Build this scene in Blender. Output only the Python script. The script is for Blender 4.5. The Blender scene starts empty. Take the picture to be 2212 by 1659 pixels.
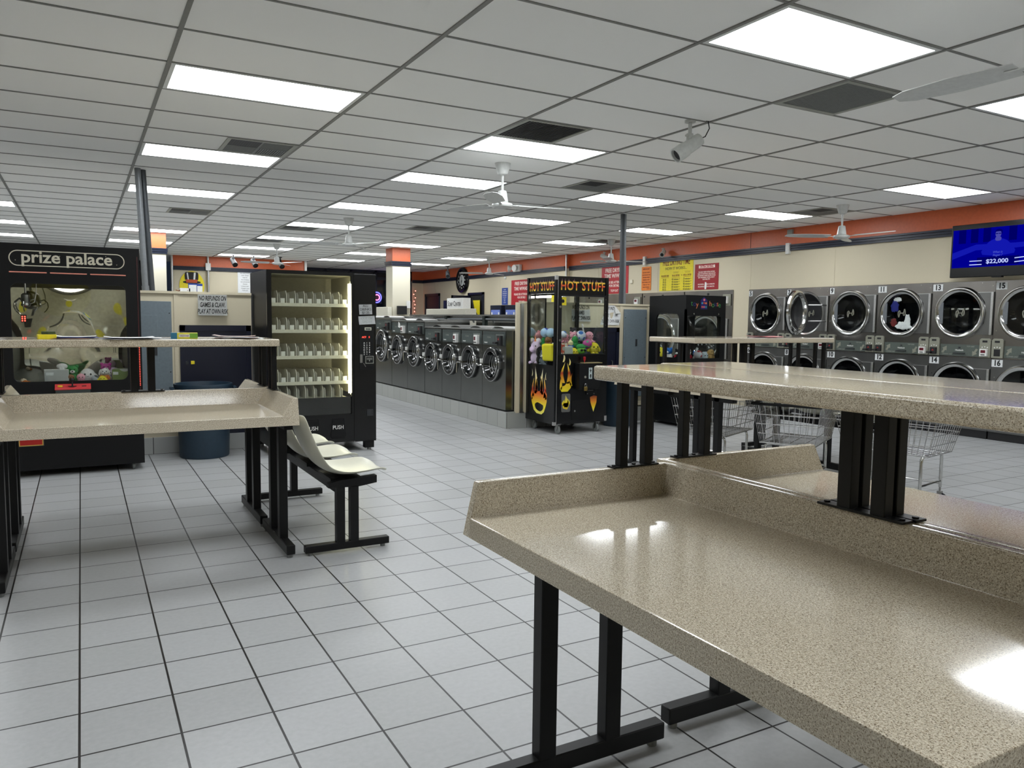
import bpy, bmesh, math, random
from mathutils import Vector, Matrix, Euler
random.seed(7)
S = bpy.context.scene
C = S.collection
PI = math.pi
def R(d): return math.radians(d)

# ------------------------------------------------------------------ materials
MATS = {}
def nodes_of(m):
    m.use_nodes = True
    return m.node_tree.nodes, m.node_tree.links
def mat(name, col, rough=.5, metal=0., spec=.5, vary=.06, scale=40., coat=0., bump=0.):
    """principled material with a little procedural mottling of colour and roughness"""
    if name in MATS: return MATS[name]
    m = bpy.data.materials.new(name); n, l = nodes_of(m)
    b = n['Principled BSDF']
    b.inputs['Roughness'].default_value = rough; b.inputs['Metallic'].default_value = metal
    b.inputs['Specular IOR Level'].default_value = spec
    if coat: b.inputs['Coat Weight'].default_value = coat; b.inputs['Coat Roughness'].default_value = .08
    tc = n.new('ShaderNodeTexCoord'); nz = n.new('ShaderNodeTexNoise')
    nz.inputs['Scale'].default_value = scale; nz.inputs['Detail'].default_value = 3
    l.new(tc.outputs['Object'], nz.inputs['Vector'])
    rp = n.new('ShaderNodeValToRGB')
    c = Vector(col[:3])
    rp.color_ramp.elements[0].position = .3; rp.color_ramp.elements[1].position = .7
    rp.color_ramp.elements[0].color = (*[max(0, x*(1-vary)) for x in c], 1)
    rp.color_ramp.elements[1].color = (*[min(1, x*(1+vary)) for x in c], 1)
    l.new(nz.outputs['Fac'], rp.inputs['Fac']); l.new(rp.outputs['Color'], b.inputs['Base Color'])
    if bump:
        bp = n.new('ShaderNodeBump'); bp.inputs['Strength'].default_value = bump; bp.inputs['Distance'].default_value = .002
        l.new(nz.outputs['Fac'], bp.inputs['Height']); l.new(bp.outputs['Normal'], b.inputs['Normal'])
    MATS[name] = m
    return m
def emit(name, col, strength):
    if name in MATS: return MATS[name]
    m = bpy.data.materials.new(name); n, l = nodes_of(m)
    n.remove(n['Principled BSDF'])
    e = n.new('ShaderNodeEmission'); e.inputs['Color'].default_value = (*col, 1); e.inputs['Strength'].default_value = strength
    l.new(e.outputs[0], n['Material Output'].inputs[0])
    MATS[name] = m
    return m
def glass(name, tint=(.93, .97, .95), refl=.06, rough=.02):
    m = bpy.data.materials.new(name); n, l = nodes_of(m)
    n.remove(n['Principled BSDF'])
    t = n.new('ShaderNodeBsdfTransparent'); t.inputs[0].default_value = (*tint, 1)
    g = n.new('ShaderNodeBsdfGlossy'); g.inputs['Roughness'].default_value = rough
    fr = n.new('ShaderNodeLayerWeight'); fr.inputs['Blend'].default_value = .5
    pw = n.new('ShaderNodeMath'); pw.operation = 'POWER'; pw.inputs[1].default_value = 5
    ad = n.new('ShaderNodeMath'); ad.operation = 'MULTIPLY_ADD'; ad.inputs[1].default_value = .9; ad.inputs[2].default_value = refl*.6; ad.use_clamp = True
    l.new(fr.outputs['Facing'], pw.inputs[0])
    mx = n.new('ShaderNodeMixShader')
    l.new(pw.outputs[0], ad.inputs[0]); l.new(ad.outputs[0], mx.inputs[0])
    l.new(t.outputs[0], mx.inputs[1]); l.new(g.outputs[0], mx.inputs[2]); l.new(mx.outputs[0], n['Material Output'].inputs[0])
    MATS[name] = m
    return m
def s2l(*rgb):
    return tuple(((x/255)/12.92 if x <= 10 else ((x/255+.055)/1.055)**2.4) for x in rgb)

def stone_mat():
    m = bpy.data.materials.new('speckled_laminate'); n, l = nodes_of(m); b = n['Principled BSDF']
    b.inputs['Roughness'].default_value = .09; b.inputs['Specular IOR Level'].default_value = .5
    tc = n.new('ShaderNodeTexCoord')
    def noise(s, d, r=.6):
        z = n.new('ShaderNodeTexNoise'); z.inputs['Scale'].default_value = s; z.inputs['Detail'].default_value = d; z.inputs['Roughness'].default_value = r
        l.new(tc.outputs['Object'], z.inputs['Vector']); return z
    def ramp(src, p0, p1):
        r = n.new('ShaderNodeValToRGB'); r.color_ramp.elements[0].position = p0; r.color_ramp.elements[1].position = p1
        l.new(src, r.inputs['Fac']); return r
    def mix(f, a, bcol):
        x = n.new('ShaderNodeMix'); x.data_type = 'RGBA'
        l.new(f, x.inputs['Factor'])
        if isinstance(a, tuple): x.inputs['A'].default_value = (*a, 1)
        else: l.new(a, x.inputs['A'])
        x.inputs['B'].default_value = (*bcol, 1)
        return x.outputs['Result']
    base = s2l(200, 189, 168)
    a = mix(ramp(noise(210, 2).outputs['Fac'], .47, .60).outputs['Color'], base, s2l(224, 215, 196))
    a = mix(ramp(noise(330, 2).outputs['Fac'], .55, .62).outputs['Color'], a, s2l(150, 134, 112))
    a = mix(ramp(noise(470, 1).outputs['Fac'], .62, .67).outputs['Color'], a, s2l(100, 88, 74))
    l.new(a, b.inputs['Base Color'])
    return m
def floor_mat():
    m = bpy.data.materials.new('grey_floor_tile'); n, l = nodes_of(m); b = n['Principled BSDF']
    b.inputs['Specular IOR Level'].default_value = .45
    tc = n.new('ShaderNodeTexCoord'); mp = n.new('ShaderNodeMapping')
    mp.inputs['Location'].default_value = (.0461, -2.7502+.3048*20, 0)
    l.new(tc.outputs['Object'], mp.inputs['Vector'])
    br = n.new('ShaderNodeTexBrick'); br.offset = 0; br.squash = 1
    for k, v in (('Scale', 1), ('Mortar Size', .0042), ('Mortar Smooth', .15), ('Bias', 0), ('Brick Width', .3048), ('Row Height', .3048)): br.inputs[k].default_value = v
    br.inputs['Color1'].default_value = (*s2l(172, 173, 173), 1); br.inputs['Color2'].default_value = (*s2l(180, 181, 182), 1)
    br.inputs['Mortar'].default_value = (*s2l(28, 26, 25), 1)
    l.new(mp.outputs[0], br.inputs['Vector'])
    nz = n.new('ShaderNodeTexNoise'); nz.inputs['Scale'].default_value = 45; nz.inputs['Detail'].default_value = 6
    l.new(tc.outputs['Object'], nz.inputs['Vector'])
    rp = n.new('ShaderNodeValToRGB'); rp.color_ramp.elements[0].position = .3; rp.color_ramp.elements[0].color = (.9, .9, .9, 1); rp.color_ramp.elements[1].position = .7
    l.new(nz.outputs['Fac'], rp.inputs['Fac'])
    x = n.new('ShaderNodeMix'); x.data_type = 'RGBA'; x.blend_type = 'MULTIPLY'; x.inputs['Factor'].default_value = 1
    l.new(br.outputs['Color'], x.inputs['A']); l.new(rp.outputs['Color'], x.inputs['B']); l.new(x.outputs['Result'], b.inputs['Base Color'])
    mr = n.new('ShaderNodeMapRange'); mr.inputs['To Min'].default_value = .3; mr.inputs['To Max'].default_value = .42
    l.new(nz.outputs['Fac'], mr.inputs['Value']); l.new(mr.outputs[0], b.inputs['Roughness'])
    bp = n.new('ShaderNodeBump'); bp.inputs['Strength'].default_value = .25; bp.inputs['Distance'].default_value = .002; bp.invert = True
    l.new(br.outputs['Fac'], bp.inputs['Height']); l.new(bp.outputs['Normal'], b.inputs['Normal'])
    return m
def tile_mat(name, w, h, col, mortar, ms=.004, off=0., rot=None):
    m = bpy.data.materials.new(name); n, l = nodes_of(m); b = n['Principled BSDF']; b.inputs['Roughness'].default_value = .4
    tc = n.new('ShaderNodeTexCoord'); mp = n.new('ShaderNodeMapping')
    if rot: mp.inputs['Rotation'].default_value = rot
    l.new(tc.outputs['Object'], mp.inputs['Vector'])
    br = n.new('ShaderNodeTexBrick'); br.offset = off
    for k, v in (('Scale', 1), ('Mortar Size', ms), ('Brick Width', w), ('Row Height', h)): br.inputs[k].default_value = v
    br.inputs['Color1'].default_value = (*col, 1); br.inputs['Color2'].default_value = (*[c*.93 for c in col], 1); br.inputs['Mortar'].default_value = (*mortar, 1)
    l.new(mp.outputs[0], br.inputs['Vector']); l.new(br.outputs['Color'], b.inputs['Base Color'])
    return m
def flame_mat(name, stops, axis=2, z0=0., z1=1.):
    """vertical colour bands of a printed flame, along object z"""
    m = bpy.data.materials.new(name); n, l = nodes_of(m); b = n['Principled BSDF']; b.inputs['Roughness'].default_value = .35
    tc = n.new('ShaderNodeTexCoord'); sp = n.new('ShaderNodeSeparateXYZ'); mr = n.new('ShaderNodeMapRange')
    mr.inputs['From Min'].default_value = z0; mr.inputs['From Max'].default_value = z1
    l.new(tc.outputs['Object'], sp.inputs[0]); l.new(sp.outputs[axis], mr.inputs['Value'])
    rp = n.new('ShaderNodeValToRGB'); e = rp.color_ramp.elements
    while len(e) < len(stops): e.new(.5)
    for i, (p, c) in enumerate(stops): e[i].position = p; e[i].color = (*c, 1)
    l.new(mr.outputs[0], rp.inputs['Fac']); l.new(rp.outputs['Color'], b.inputs['Base Color'])
    return m

STONE = stone_mat()
M_BLACK = mat('black_powdercoat', s2l(13, 13, 14), .42, spec=.3)
M_BLACKG = mat('black_gloss_panel', s2l(10, 11, 13), .22, spec=.4)
M_BLACKM = mat('black_matt_panel', s2l(9, 10, 12), .5, spec=.3)
M_STEEL = mat('brushed_steel', (.30, .30, .295), .34, 1., vary=.1, scale=6)
M_DSTEEL = mat('dark_brushed_steel', (.15, .155, .15), .22, .95, vary=.08, scale=5)
M_CHROME = mat('chrome', (.58, .58, .57), .12, 1.)
M_ALU = mat('aluminium', (.55, .55, .54), .35, 1.)
M_WHITE = mat('white_enamel', s2l(222, 224, 222), .35)
M_WPLAST = mat('white_plastic', s2l(226, 226, 222), .4)
M_PAPER = mat('white_paper', s2l(228, 230, 230), .8)
M_INK = mat('black_ink', s2l(22, 22, 24), .6)
M_BEIGE = mat('beige_wall_panel', s2l(208, 198, 172), .55, vary=.03, scale=160, bump=.25)
M_CREAM = mat('cream_wall_paint', s2l(222, 216, 196), .55, vary=.02, scale=150)
M_ORANGE = mat('orange_wall_paint', s2l(208, 102, 60), .38, vary=.05, scale=30)
M_NAVY = mat('navy_paint', s2l(20, 27, 46), .35)
M_NAVYDOOR = mat('navy_door_paint', s2l(5, 11, 36), .4)
M_GREYBOX = mat('grey_enamel', s2l(112, 124, 132), .4)
M_PIPE = mat('grey_pipe', s2l(126, 130, 134), .4, .3)
M_STRUT = mat('dark_strut', s2l(70, 74, 78), .45, .4)
M_RED = mat('red_sign', s2l(178, 30, 40), .45)
M_YELLOW = mat('yellow_sign', s2l(240, 222, 40), .5)
M_ORSIGN = mat('orange_sign', s2l(228, 128, 40), .5)
M_MAROON = mat('maroon_ink', s2l(120, 30, 25), .6)
M_SHELLSEAT = mat('cream_fibreglass', s2l(214, 212, 194), .32, vary=.02)
M_BIN = mat('slate_blue_plastic', s2l(38, 58, 74), .5)
M_GLASS = glass('clear_glass', (.95, .97, .96), .06)
M_DARKGLASS = mat('dark_door_glass', s2l(6, 7, 9), .08, spec=.25)
M_NIGHT = mat('night_window_glass', s2l(20, 26, 36), .07, spec=.6)
M_MIRROR = mat('mirror', (.82, .80, .74), .04, 1.)
M_DIFF = emit('light_diffuser', (.93, .97, 1.), 5.0)
M_CEIL = mat('ceiling_tile', s2l(246, 246, 243), .85, vary=.02, scale=300, bump=.15)
M_TEE = mat('ceiling_tee', s2l(128, 128, 124), .5)
M_GRILLE = mat('vent_grille', s2l(128, 131, 130), .5)
M_DGRILLE = mat('dark_vent_grille', s2l(44, 46, 50), .5)
M_PANELG = mat('dark_grey_control_panel', s2l(58, 66, 64), .4)
M_KEYG = mat('pale_grey_module', s2l(150, 152, 144), .4)
M_WIRE = mat('zinc_wire', (.55, .55, .55), .25, 1.)
M_SALMON = mat('salmon_tube', s2l(232, 150, 132), .3)
M_LEDR = emit('red_led', (1., .05, .03), 3.)
M_REDTXT = emit('red_digits', (1., .06, .04), 1.4)
M_TUBE = emit('display_tube', (1., .93, .62), 9.)
M_RUBBER = mat('grey_rubber', s2l(120, 124, 122), .6)

# ------------------------------------------------------------------ geometry builder
class G:
    def __init__(s): s.bm = bmesh.new(); s.wn = False
    def _mi(s, faces, mi):
        for f in faces: f.material_index = mi
    def box(s, x0, x1, y0, y1, z0, z1, mi=0, bev=0., seg=2):
        v = [s.bm.verts.new(p) for p in ((x0,y0,z0),(x1,y0,z0),(x1,y1,z0),(x0,y1,z0),(x0,y0,z1),(x1,y0,z1),(x1,y1,z1),(x0,y1,z1))]
        f = [s.bm.faces.new([v[i] for i in q]) for q in ((0,3,2,1),(4,5,6,7),(0,1,5,4),(1,2,6,5),(2,3,7,6),(3,0,4,7))]
        s._mi(f, mi)
        if bev:
            s.wn = True
            e = list({x for q in f for x in q.edges})
            bmesh.ops.bevel(s.bm, geom=e, offset=bev, segments=seg, affect='EDGES', profile=.5)
        return s
    def prism(s, poly, a0, a1, axis='y', mi=0):
        """poly of 2-D points extruded along axis; coordinates are the other two axes in xyz order"""
        def P(p, a):
            return {'x': (a, p[0], p[1]), 'y': (p[0], a, p[1]), 'z': (p[0], p[1], a)}[axis]
        A = [s.bm.verts.new(P(p, a0)) for p in poly]; B = [s.bm.verts.new(P(p, a1)) for p in poly]
        k = len(poly)
        f = [s.bm.faces.new(A), s.bm.faces.new(B[::-1])]
        for i in range(k): f.append(s.bm.faces.new((A[i], B[i], B[(i+1) % k], A[(i+1) % k])))
        s._mi(f, mi); bmesh.ops.recalc_face_normals(s.bm, faces=f)
        return s
    def lathe(s, prof, seg=24, M=None, mi=0, cap=True):
        M = M or Matrix()
        rings = []
        for r, h in prof:
            if r < 1e-6: rings.append([s.bm.verts.new(M @ Vector((0, 0, h)))])
            else: rings.append([s.bm.verts.new(M @ Vector((r*math.cos(2*PI*i/seg), r*math.sin(2*PI*i/seg), h))) for i in range(seg)])
        fs = []
        for a, b in zip(rings, rings[1:]):
            for i in range(seg):
                j = (i+1) % seg
                if len(a) == 1 and len(b) == 1: continue
                if len(a) == 1: fs.append(s.bm.faces.new((a[0], b[j], b[i])))
                elif len(b) == 1: fs.append(s.bm.faces.new((a[i], a[j], b[0])))
                else: fs.append(s.bm.faces.new((a[i], a[j], b[j], b[i])))
        if cap:
            if len(rings[0]) > 1: fs.append(s.bm.faces.new(rings[0][::-1]))
            if len(rings[-1]) > 1: fs.append(s.bm.faces.new(rings[-1]))
        s._mi(fs, mi)
        return s
    def cyl(s, c, r, h, axis='z', seg=20, mi=0, r2=None):
        M = Matrix.Translation(c) @ {'z': Matrix(), 'x': Matrix.Rotation(PI/2, 4, 'Y'), 'y': Matrix.Rotation(-PI/2, 4, 'X')}[axis]
        return s.lathe([(r, 0), (r if r2 is None else r2, h)], seg, M, mi)
    def ell(s, c, r, seg=16, rings=10, mi=0, rot=None):
        M = Matrix.Translation(c)
        if rot: M = M @ Euler(rot).to_matrix().to_4x4()
        M = M @ Matrix.Diagonal((*(r if hasattr(r, '__len__') else (r, r, r)), 1))
        return s.lathe([(math.sin(PI*i/rings), -math.cos(PI*i/rings)) for i in range(rings+1)], seg, M, mi, cap=False)
    def tube(s, pts, r, seg=8, mi=0, closed=False):
        pts = [Vector(p) for p in pts]; k = len(pts); rings = []; up = None
        for i, p in enumerate(pts):
            if closed: d = (pts[(i+1) % k]-pts[i-1]).normalized()
            else: d = (pts[min(i+1, k-1)]-pts[max(i-1, 0)]).normalized()
            if up is None: up = Vector((0, 0, 1)) if abs(d.z) < .9 else Vector((1, 0, 0))
            a = d.cross(up).normalized(); b2 = a.cross(d).normalized(); up = b2
            rings.append([s.bm.verts.new(p + r*(math.cos(2*PI*j/seg)*a + math.sin(2*PI*j/seg)*b2)) for j in range(seg)])
        fs = []
        n = k if closed else k-1
        for i in range(n):
            A, B = rings[i], rings[(i+1) % k]
            for j in range(seg): fs.append(s.bm.faces.new((A[j], A[(j+1) % seg], B[(j+1) % seg], B[j])))
        if not closed: fs.append(s.bm.faces.new(rings[0][::-1])); fs.append(s.bm.faces.new(rings[-1]))
        s._mi(fs, mi); bmesh.ops.recalc_face_normals(s.bm, faces=fs)
        return s
    def quad(s, *p, mi=0):
        f = s.bm.faces.new([s.bm.verts.new(q) for q in p]); f.material_index = mi
        return s
    def plate_hole(s, outer, inner, y0, y1, mi=0, axis='y'):
        """plate (outer rectangle x0,x1,z0,z1) with a hole given as a closed loop of (x,z), thickness y0..y1"""
        def P(p, a): return {'y': (p[0], a, p[1]), 'x': (a, p[0], p[1]), 'z': (p[0], p[1], a)}[axis]
        k = len(inner); x0, x1, z0, z1 = outer
        cx = sum(p[0] for p in inner)/k; cz = sum(p[1] for p in inner)/k
        # project hole vertices on the outer rectangle
        def onrect(p):
            dx, dz = p[0]-cx, p[1]-cz; t = 1e9
            if dx > 1e-9: t = min(t, (x1-cx)/dx)
            if dx < -1e-9: t = min(t, (x0-cx)/dx)
            if dz > 1e-9: t = min(t, (z1-cz)/dz)
            if dz < -1e-9: t = min(t, (z0-cz)/dz)
            return (cx+dx*t, cz+dz*t)
        out = [onrect(p) for p in inner]
        for cor in ((x0, z0), (x1, z0), (x1, z1), (x0, z1)):
            i = min(range(k), key=lambda i: (out[i][0]-cor[0])**2+(out[i][1]-cor[1])**2); out[i] = cor
        L = [[s.bm.verts.new(P(p, a)) for p in loop] for loop, a in ((inner, y0), (out, y0), (inner, y1), (out, y1))]
        fs = []
        for i in range(k):
            j = (i+1) % k
            for a, b in ((0, 1), (2, 3), (0, 2), (1, 3)):
                try: fs.append(s.bm.faces.new((L[a][i], L[a][j], L[b][j], L[b][i])))
                except ValueError: pass
        s._mi(fs, mi); bmesh.ops.recalc_face_normals(s.bm, faces=fs)
        return s
    def mesh(s, name, mats):
        me = bpy.data.meshes.new(name)
        s.bm.normal_update()
        for f in s.bm.faces: f.smooth = True
        for e in s.bm.edges:
            if len(e.link_faces) == 2 and e.calc_face_angle(0) > R(38): e.smooth = False
        s.bm.to_mesh(me); s.bm.free()
        for m in (mats if isinstance(mats, (list, tuple)) else [mats]): me.materials.append(m)
        return me
    def add(s, name, mats, parent=None, loc=None, rot=None, label=None):
        o = bpy.data.objects.new(name, s.mesh(name, mats)); C.objects.link(o)
        if s.wn: o.modifiers.new('wn', 'WEIGHTED_NORMAL').keep_sharp = True
        if parent: o.parent = parent
        if loc: o.location = loc
        if rot: o.rotation_euler = rot
        if label: o['label'] = label
        return o

def thing(name, label, cat, loc=(0, 0, 0), rz=0., rot=None, group=None):
    o = bpy.data.objects.new(name, None); C.objects.link(o); o.empty_display_size = .1
    o.location = loc; o.rotation_euler = rot if rot else (0, 0, rz)
    o['label'] = label; o['category'] = cat
    if group: o['group'] = group
    return o
def tag(o, label, cat, group=None):
    o['label'] = label; o['category'] = cat
    if group: o['group'] = group
    return o
def struct(g, name, mats, parent=None, **k):
    o = g.add(name, mats, parent, **k)
    o['kind'] = 'structure'
    return o
def copy_tree(o, parent=None):
    c = o.copy(); C.objects.link(c)
    if parent: c.parent = parent
    for ch in list(o.children): copy_tree(ch, c)
    return c
def dup(o, loc, label, rz=None, group=None, rot=None):
    c = copy_tree(o); c.location = loc
    if rz is not None: c.rotation_euler = (0, 0, rz)
    if rot is not None: c.rotation_euler = rot
    c['label'] = label
    if group: c['group'] = group
    return c
def text_mesh(body, size=.1, bold=0., shear=0., ext=.0008, align='CENTER', spacing=1., line=1., sx=1., name='lettering'):
    cu = bpy.data.curves.new('t', 'FONT'); cu.body = body; cu.size = size; cu.offset = bold*size; cu.shear = shear
    cu.extrude = ext; cu.align_x = align; cu.align_y = 'CENTER'; cu.space_character = spacing; cu.space_line = line; cu.resolution_u = 3
    ob = bpy.data.objects.new('t', cu); C.objects.link(ob)
    dg = bpy.context.evaluated_depsgraph_get()
    me = bpy.data.meshes.new_from_object(ob.evaluated_get(dg)); me.name = name
    bpy.data.objects.remove(ob); bpy.data.curves.remove(cu)
    me.materials.clear()
    if sx != 1.: me.transform(Matrix.Diagonal((sx, 1, 1, 1)))
    return me
def text(body, m, parent, loc, rot=(PI/2, 0, 0), name='lettering', **k):
    me = text_mesh(body, name=name, **k); me.materials.append(m)
    o = bpy.data.objects.new(name, me); C.objects.link(o)
    if parent: o.parent = parent
    o.location = loc; o.rotation_euler = rot
    return o
def rrect(x0, x1, z0, z1, r, n=6):
    p = []
    for cx, cz, a in ((x1-r, z0+r, -90), (x1-r, z1-r, 0), (x0+r, z1-r, 90), (x0+r, z0+r, 180)):
        for i in range(n+1):
            t = R(a+90*i/n); p.append((cx+r*math.cos(t), cz+r*math.sin(t)))
    return p
def circ(cx, cz, r, n=32, r2=None):
    return [(cx+r*math.cos(2*PI*i/n), cz+(r2 or r)*math.sin(2*PI*i/n)) for i in range(n)]

# ------------------------------------------------------------------ camera
H_CAM, F_PX = 1.4167, 1672.8
yaw, pitch, roll = .5075, -.083, .0119
fw = Vector((math.sin(yaw)*math.cos(pitch), math.cos(yaw)*math.cos(pitch), math.sin(pitch)))
rt = Vector((math.cos(yaw), -math.sin(yaw), 0)); up = rt.cross(fw)
rr = math.cos(roll)*rt + math.sin(roll)*up; uu = -math.sin(roll)*rt + math.cos(roll)*up
cam = bpy.data.cameras.new('camera'); co = bpy.data.objects.new('camera', cam); C.objects.link(co)
mw = Matrix((rr, uu, -fw)).transposed().to_4x4(); mw.translation = (0, 0, H_CAM)
co.matrix_world = mw
cam.sensor_width = 36; cam.lens = 36*F_PX/2212; cam.clip_start = .05; cam.clip_end = 100
S.camera = co
S.view_settings.view_transform = 'Standard'; S.view_settings.look = 'None'; S.view_settings.gamma = 1; S.view_settings.use_curve_mapping = False
S.view_settings.exposure = 1.42
w = bpy.data.worlds.new('night'); S.world = w; w.use_nodes = True
w.node_tree.nodes['Background'].inputs[0].default_value = (.004, .006, .01, 1)
S.cycles.use_denoising = True
S.cycles.max_bounces = 10; S.cycles.transparent_max_bounces = 16
S.cycles.sample_clamp_indirect = 6
# ------------------------------------------------------------------ the room
H = 2.91
XL, XR, YB, YF = -6.5, 9.83, 23.6, -2.6      # left wall, right wall, shop window, wall behind the camera
struct(G().box(XL, XR+.3, YF, YB+.2, -.06, 0), 'floor', floor_mat())
struct(G().box(XL, XR+.3, YF, YB+.2, H, H+.05), 'ceiling', M_CEIL)
GX, GY, TX, TY = .5007, 4.4937, 1.2192, .6096
g = G()
for i in range(-6, 9):
    x = GX+i*TX
    if XL < x < XR: g.box(x-.012, x+.012, YF, YB, H-.007, H)
for j in range(-12, 33):
    y = GY+j*TY
    if YF < y < YB: g.box(XL, XR, y-.009, y+.009, H-.0045, H)
struct(g, 'trim_1', M_TEE)
# right wall with orange band and navy moulding; it steps in beyond the dryers
g = G(); g.box(XR, XR+.15, YF, -.17, 0, 1.965); g.box(XR, XR+.15, 9.515, 9.868, 0, 1.965); g.box(XR, XR+.15, 14.815, 15.0, 0, 1.965); g.box(XR, XR+.15, YF, 15.0, 1.965, 2.60); g.box(XR+.27, XR+.3, YF, 15.0, 0, 2.0); g.box(XR-.1, XR+.15, 15.0, YB, 0, 2.60)
for y in (9.505, 11.9, 7.85, 13.9): g.box(XR-.004, XR, y-.012, y+.012, 1.97, 2.56)
for y in (16.3, 18.2, 20.9, 22.5): g.box(XR-.104, XR-.1, y-.008, y+.008, 0, 2.56)
struct(g, 'wall_right', M_BEIGE)
g = G(); g.box(XR-.004, XR+.15, YF, 15.0, 2.60, H); g.box(XR-.104, XR+.15, 15.0, YB, 2.60, H)
for y in (9.52,): g.box(XR-.007, XR-.004, y-.003, y+.003, 2.64, H, 1)
struct(g, 'trim_2', [M_ORANGE, M_INK])
def molding(g, x0, x1, y0, y1, z0=2.55, ax='y', out=-1):
    """three-ribbed moulding on a wall; runs along ax"""
    for a, b, t in ((0, .026, .030), (.026, .034, .016), (.034, .062, .034), (.062, .070, .016), (.070, .096, .040)):
        if ax == 'y': g.box(x0+(out*t if out < 0 else 0), x0+(out*t if out > 0 else 0), y0, y1, z0+a, z0+b)
        else: g.box(x0, x1, y0+(out*t if out < 0 else 0), y0+(out*t if out > 0 else 0), z0+a, z0+b)
g = G()
for a, b in ((YF, 6.55), (6.55, 8.66), (8.74, 12.22), (12.32, 15.0)): molding(g, XR-.004, 0, a, b)
molding(g, XR-.104, 0, 15.04, YB)
struct(g, 'trim_3', M_NAVY)
# raised access panel in the orange band above the television
struct(G().box(XR-.02, XR-.004, 4.2, 5.86, 2.60, 2.77), 'trim_4', M_ORANGE)
# office wall at the back, dark shop window beside it
g = G(); g.box(2.0, 5.28, 21.0, 21.15, 0, 2.60); g.box(5.13, 5.28, 21.15, YB, 0, 2.60)
struct(g, 'wall_back', M_BEIGE)
struct(G().box(2.0, 5.28, 20.995, 21.15, 2.60, H).box(5.13, 5.285, 21.15, YB, 2.6, H), 'trim_5', M_ORANGE)
g = G(); molding(g, 2.0, 5.29, 20.995, 0, ax='x'); struct(g, 'trim_6', M_NAVY)
# small return wall at the far right corner
struct(G().box(9.35, XR-.1, YB-.1, YB, 0, 2.6), 'wall_corner', M_BEIGE)
g = G(); g.box(9.35, XR-.1, YB-.104, YB, 2.6, H); struct(g, 'trim_7', M_ORANGE)
g = G(); molding(g, 9.35, XR-.1, YB-.104, 0, ax='x'); struct(g, 'trim_8', M_NAVY)
wn = struct(G().box(5.28, 9.35, YB+.02, YB+.04, 0, H), 'window_1', M_NIGHT)
g = G()
for x in (5.34, 6.55, 7.35, 8.15, 8.75, 9.3): g.box(x-.04, x+.04, YB-.05, YB+.02, 0, H)
g.box(5.28, 9.35, YB-.05, YB+.02, 2.62, 2.70); g.box(5.28, 9.35, YB-.05, YB+.02, 2.84, H); g.box(5.28, 9.35, YB-.05, YB+.02, 0, .1)
struct(g, 'frame', M_NAVY, wn)
wn = struct(G().box(XL, 2.0, YB+.02, YB+.04, 0, H), 'window_2', M_NIGHT)
g = G()
for x in (-6, -4.5, -3, -1.5, 0, 1.2, 1.95): g.box(x-.04, x+.04, YB-.05, YB+.02, 0, H)
g.box(XL, 2., YB-.05, YB+.02, 2.62, 2.70); g.box(XL, 2., YB-.05, YB+.02, 0, .1)
struct(g, 'frame', M_NAVY, wn)
g = G(); g.box(XL-.15, XL, YF, YB, 0, H); struct(g, 'wall_left', M_BEIGE)
g = G(); g.box(XL, XR, YF-.15, YF, 0, H); struct(g, 'wall_front', M_BEIGE)
# doors in the far right wall
d = struct(G().box(XR-.115, XR-.1, 22.2, 23.2, 0, 2.12), 'door_1', M_NAVYDOOR)
struct(G().box(XR-.14, XR-.1, 22.12, 22.2, 0, 2.2).box(XR-.14, XR-.1, 23.2, 23.28, 0, 2.2).box(XR-.14, XR-.1, 22.12, 23.28, 2.12, 2.2), 'frame', M_NAVY, d)
d = struct(G().box(XR-.102, XR-.1, 19.2, 20.02, 0, 2.1), 'door_2', M_INK)
struct(G().box(XR-.14, XR-.1, 19.12, 19.2, 0, 2.16).box(XR-.14, XR-.1, 20.02, 20.1, 0, 2.16).box(XR-.14, XR-.1, 19.12, 20.1, 2.1, 2.16), 'frame', M_NAVY, d)
struct(G().box(XR-.7, XR-.66, 19.96, 20.0, 0, 2.08).box(XR-.7, XR-.12, 19.96, 20.0, 0, 2.08), 'leaf', M_NAVYDOOR, d)
# square pillars
def pillar(name, x0, x1, y0, y1):
    p = struct(G().box(x0, x1, y0, y1, 0, 2.6), name, M_CREAM)
    struct(G().box(x0-.004, x1+.004, y0-.004, y1+.004, 2.6, H), 'trim', M_ORANGE, p)
    g = G()
    for a, b, t in ((0, .03, .02), (.03, .038, .01), (.038, .066, .026), (.066, .074, .01), (.074, .1, .03)): g.box(x0-t, x1+t, y0-t, y1+t, 2.53+a, 2.53+b)
    struct(g, 'molding', M_NAVY, p)
    return p
pillar('pillar_1', 5.84, 6.24, 15.8, 16.2)
pillar('pillar_2', 1.12, 1.39, 15.5, 15.8)
# low partitions that close off the ends of the two washer islands
p = struct(G().box(-1.2, 1.6, 8.65, 8.72, .17, 1.655).box(-1.2, 1.6, 8.63, 8.74, 1.64, 1.665), 'wall_partition_left', M_BEIGE)
g = G()
for x in (.855,): g.box(x-.02, x+.02, 8.64, 8.65, .17, 1.64)
struct(g, 'trim', M_BEIGE, p)
struct(G().box(-1.2, 1.6, 8.615, 8.75, 0, .17), 'baseboard_left', tile_mat('base_tile_left', .3048, .4, s2l(168, 170, 168), s2l(60, 60, 58), rot=(PI/2, 0, 0)))
d = struct(G().box(.885, 1.59, 8.635, 8.65, .17, 1.32), 'door_3', M_NAVYDOOR)
struct(G().box(.885, .935, 8.622, 8.635, .17, 1.32).box(1.54, 1.59, 8.622, 8.635, .17, 1.32).box(.885, 1.59, 8.622, 8.635, 1.26, 1.32), 'frame', M_NAVYDOOR, d)
struct(G().cyl((.945, 8.625, .93), .018, .02, 'y', 14), 'lock', M_DGRILLE, d)
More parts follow.
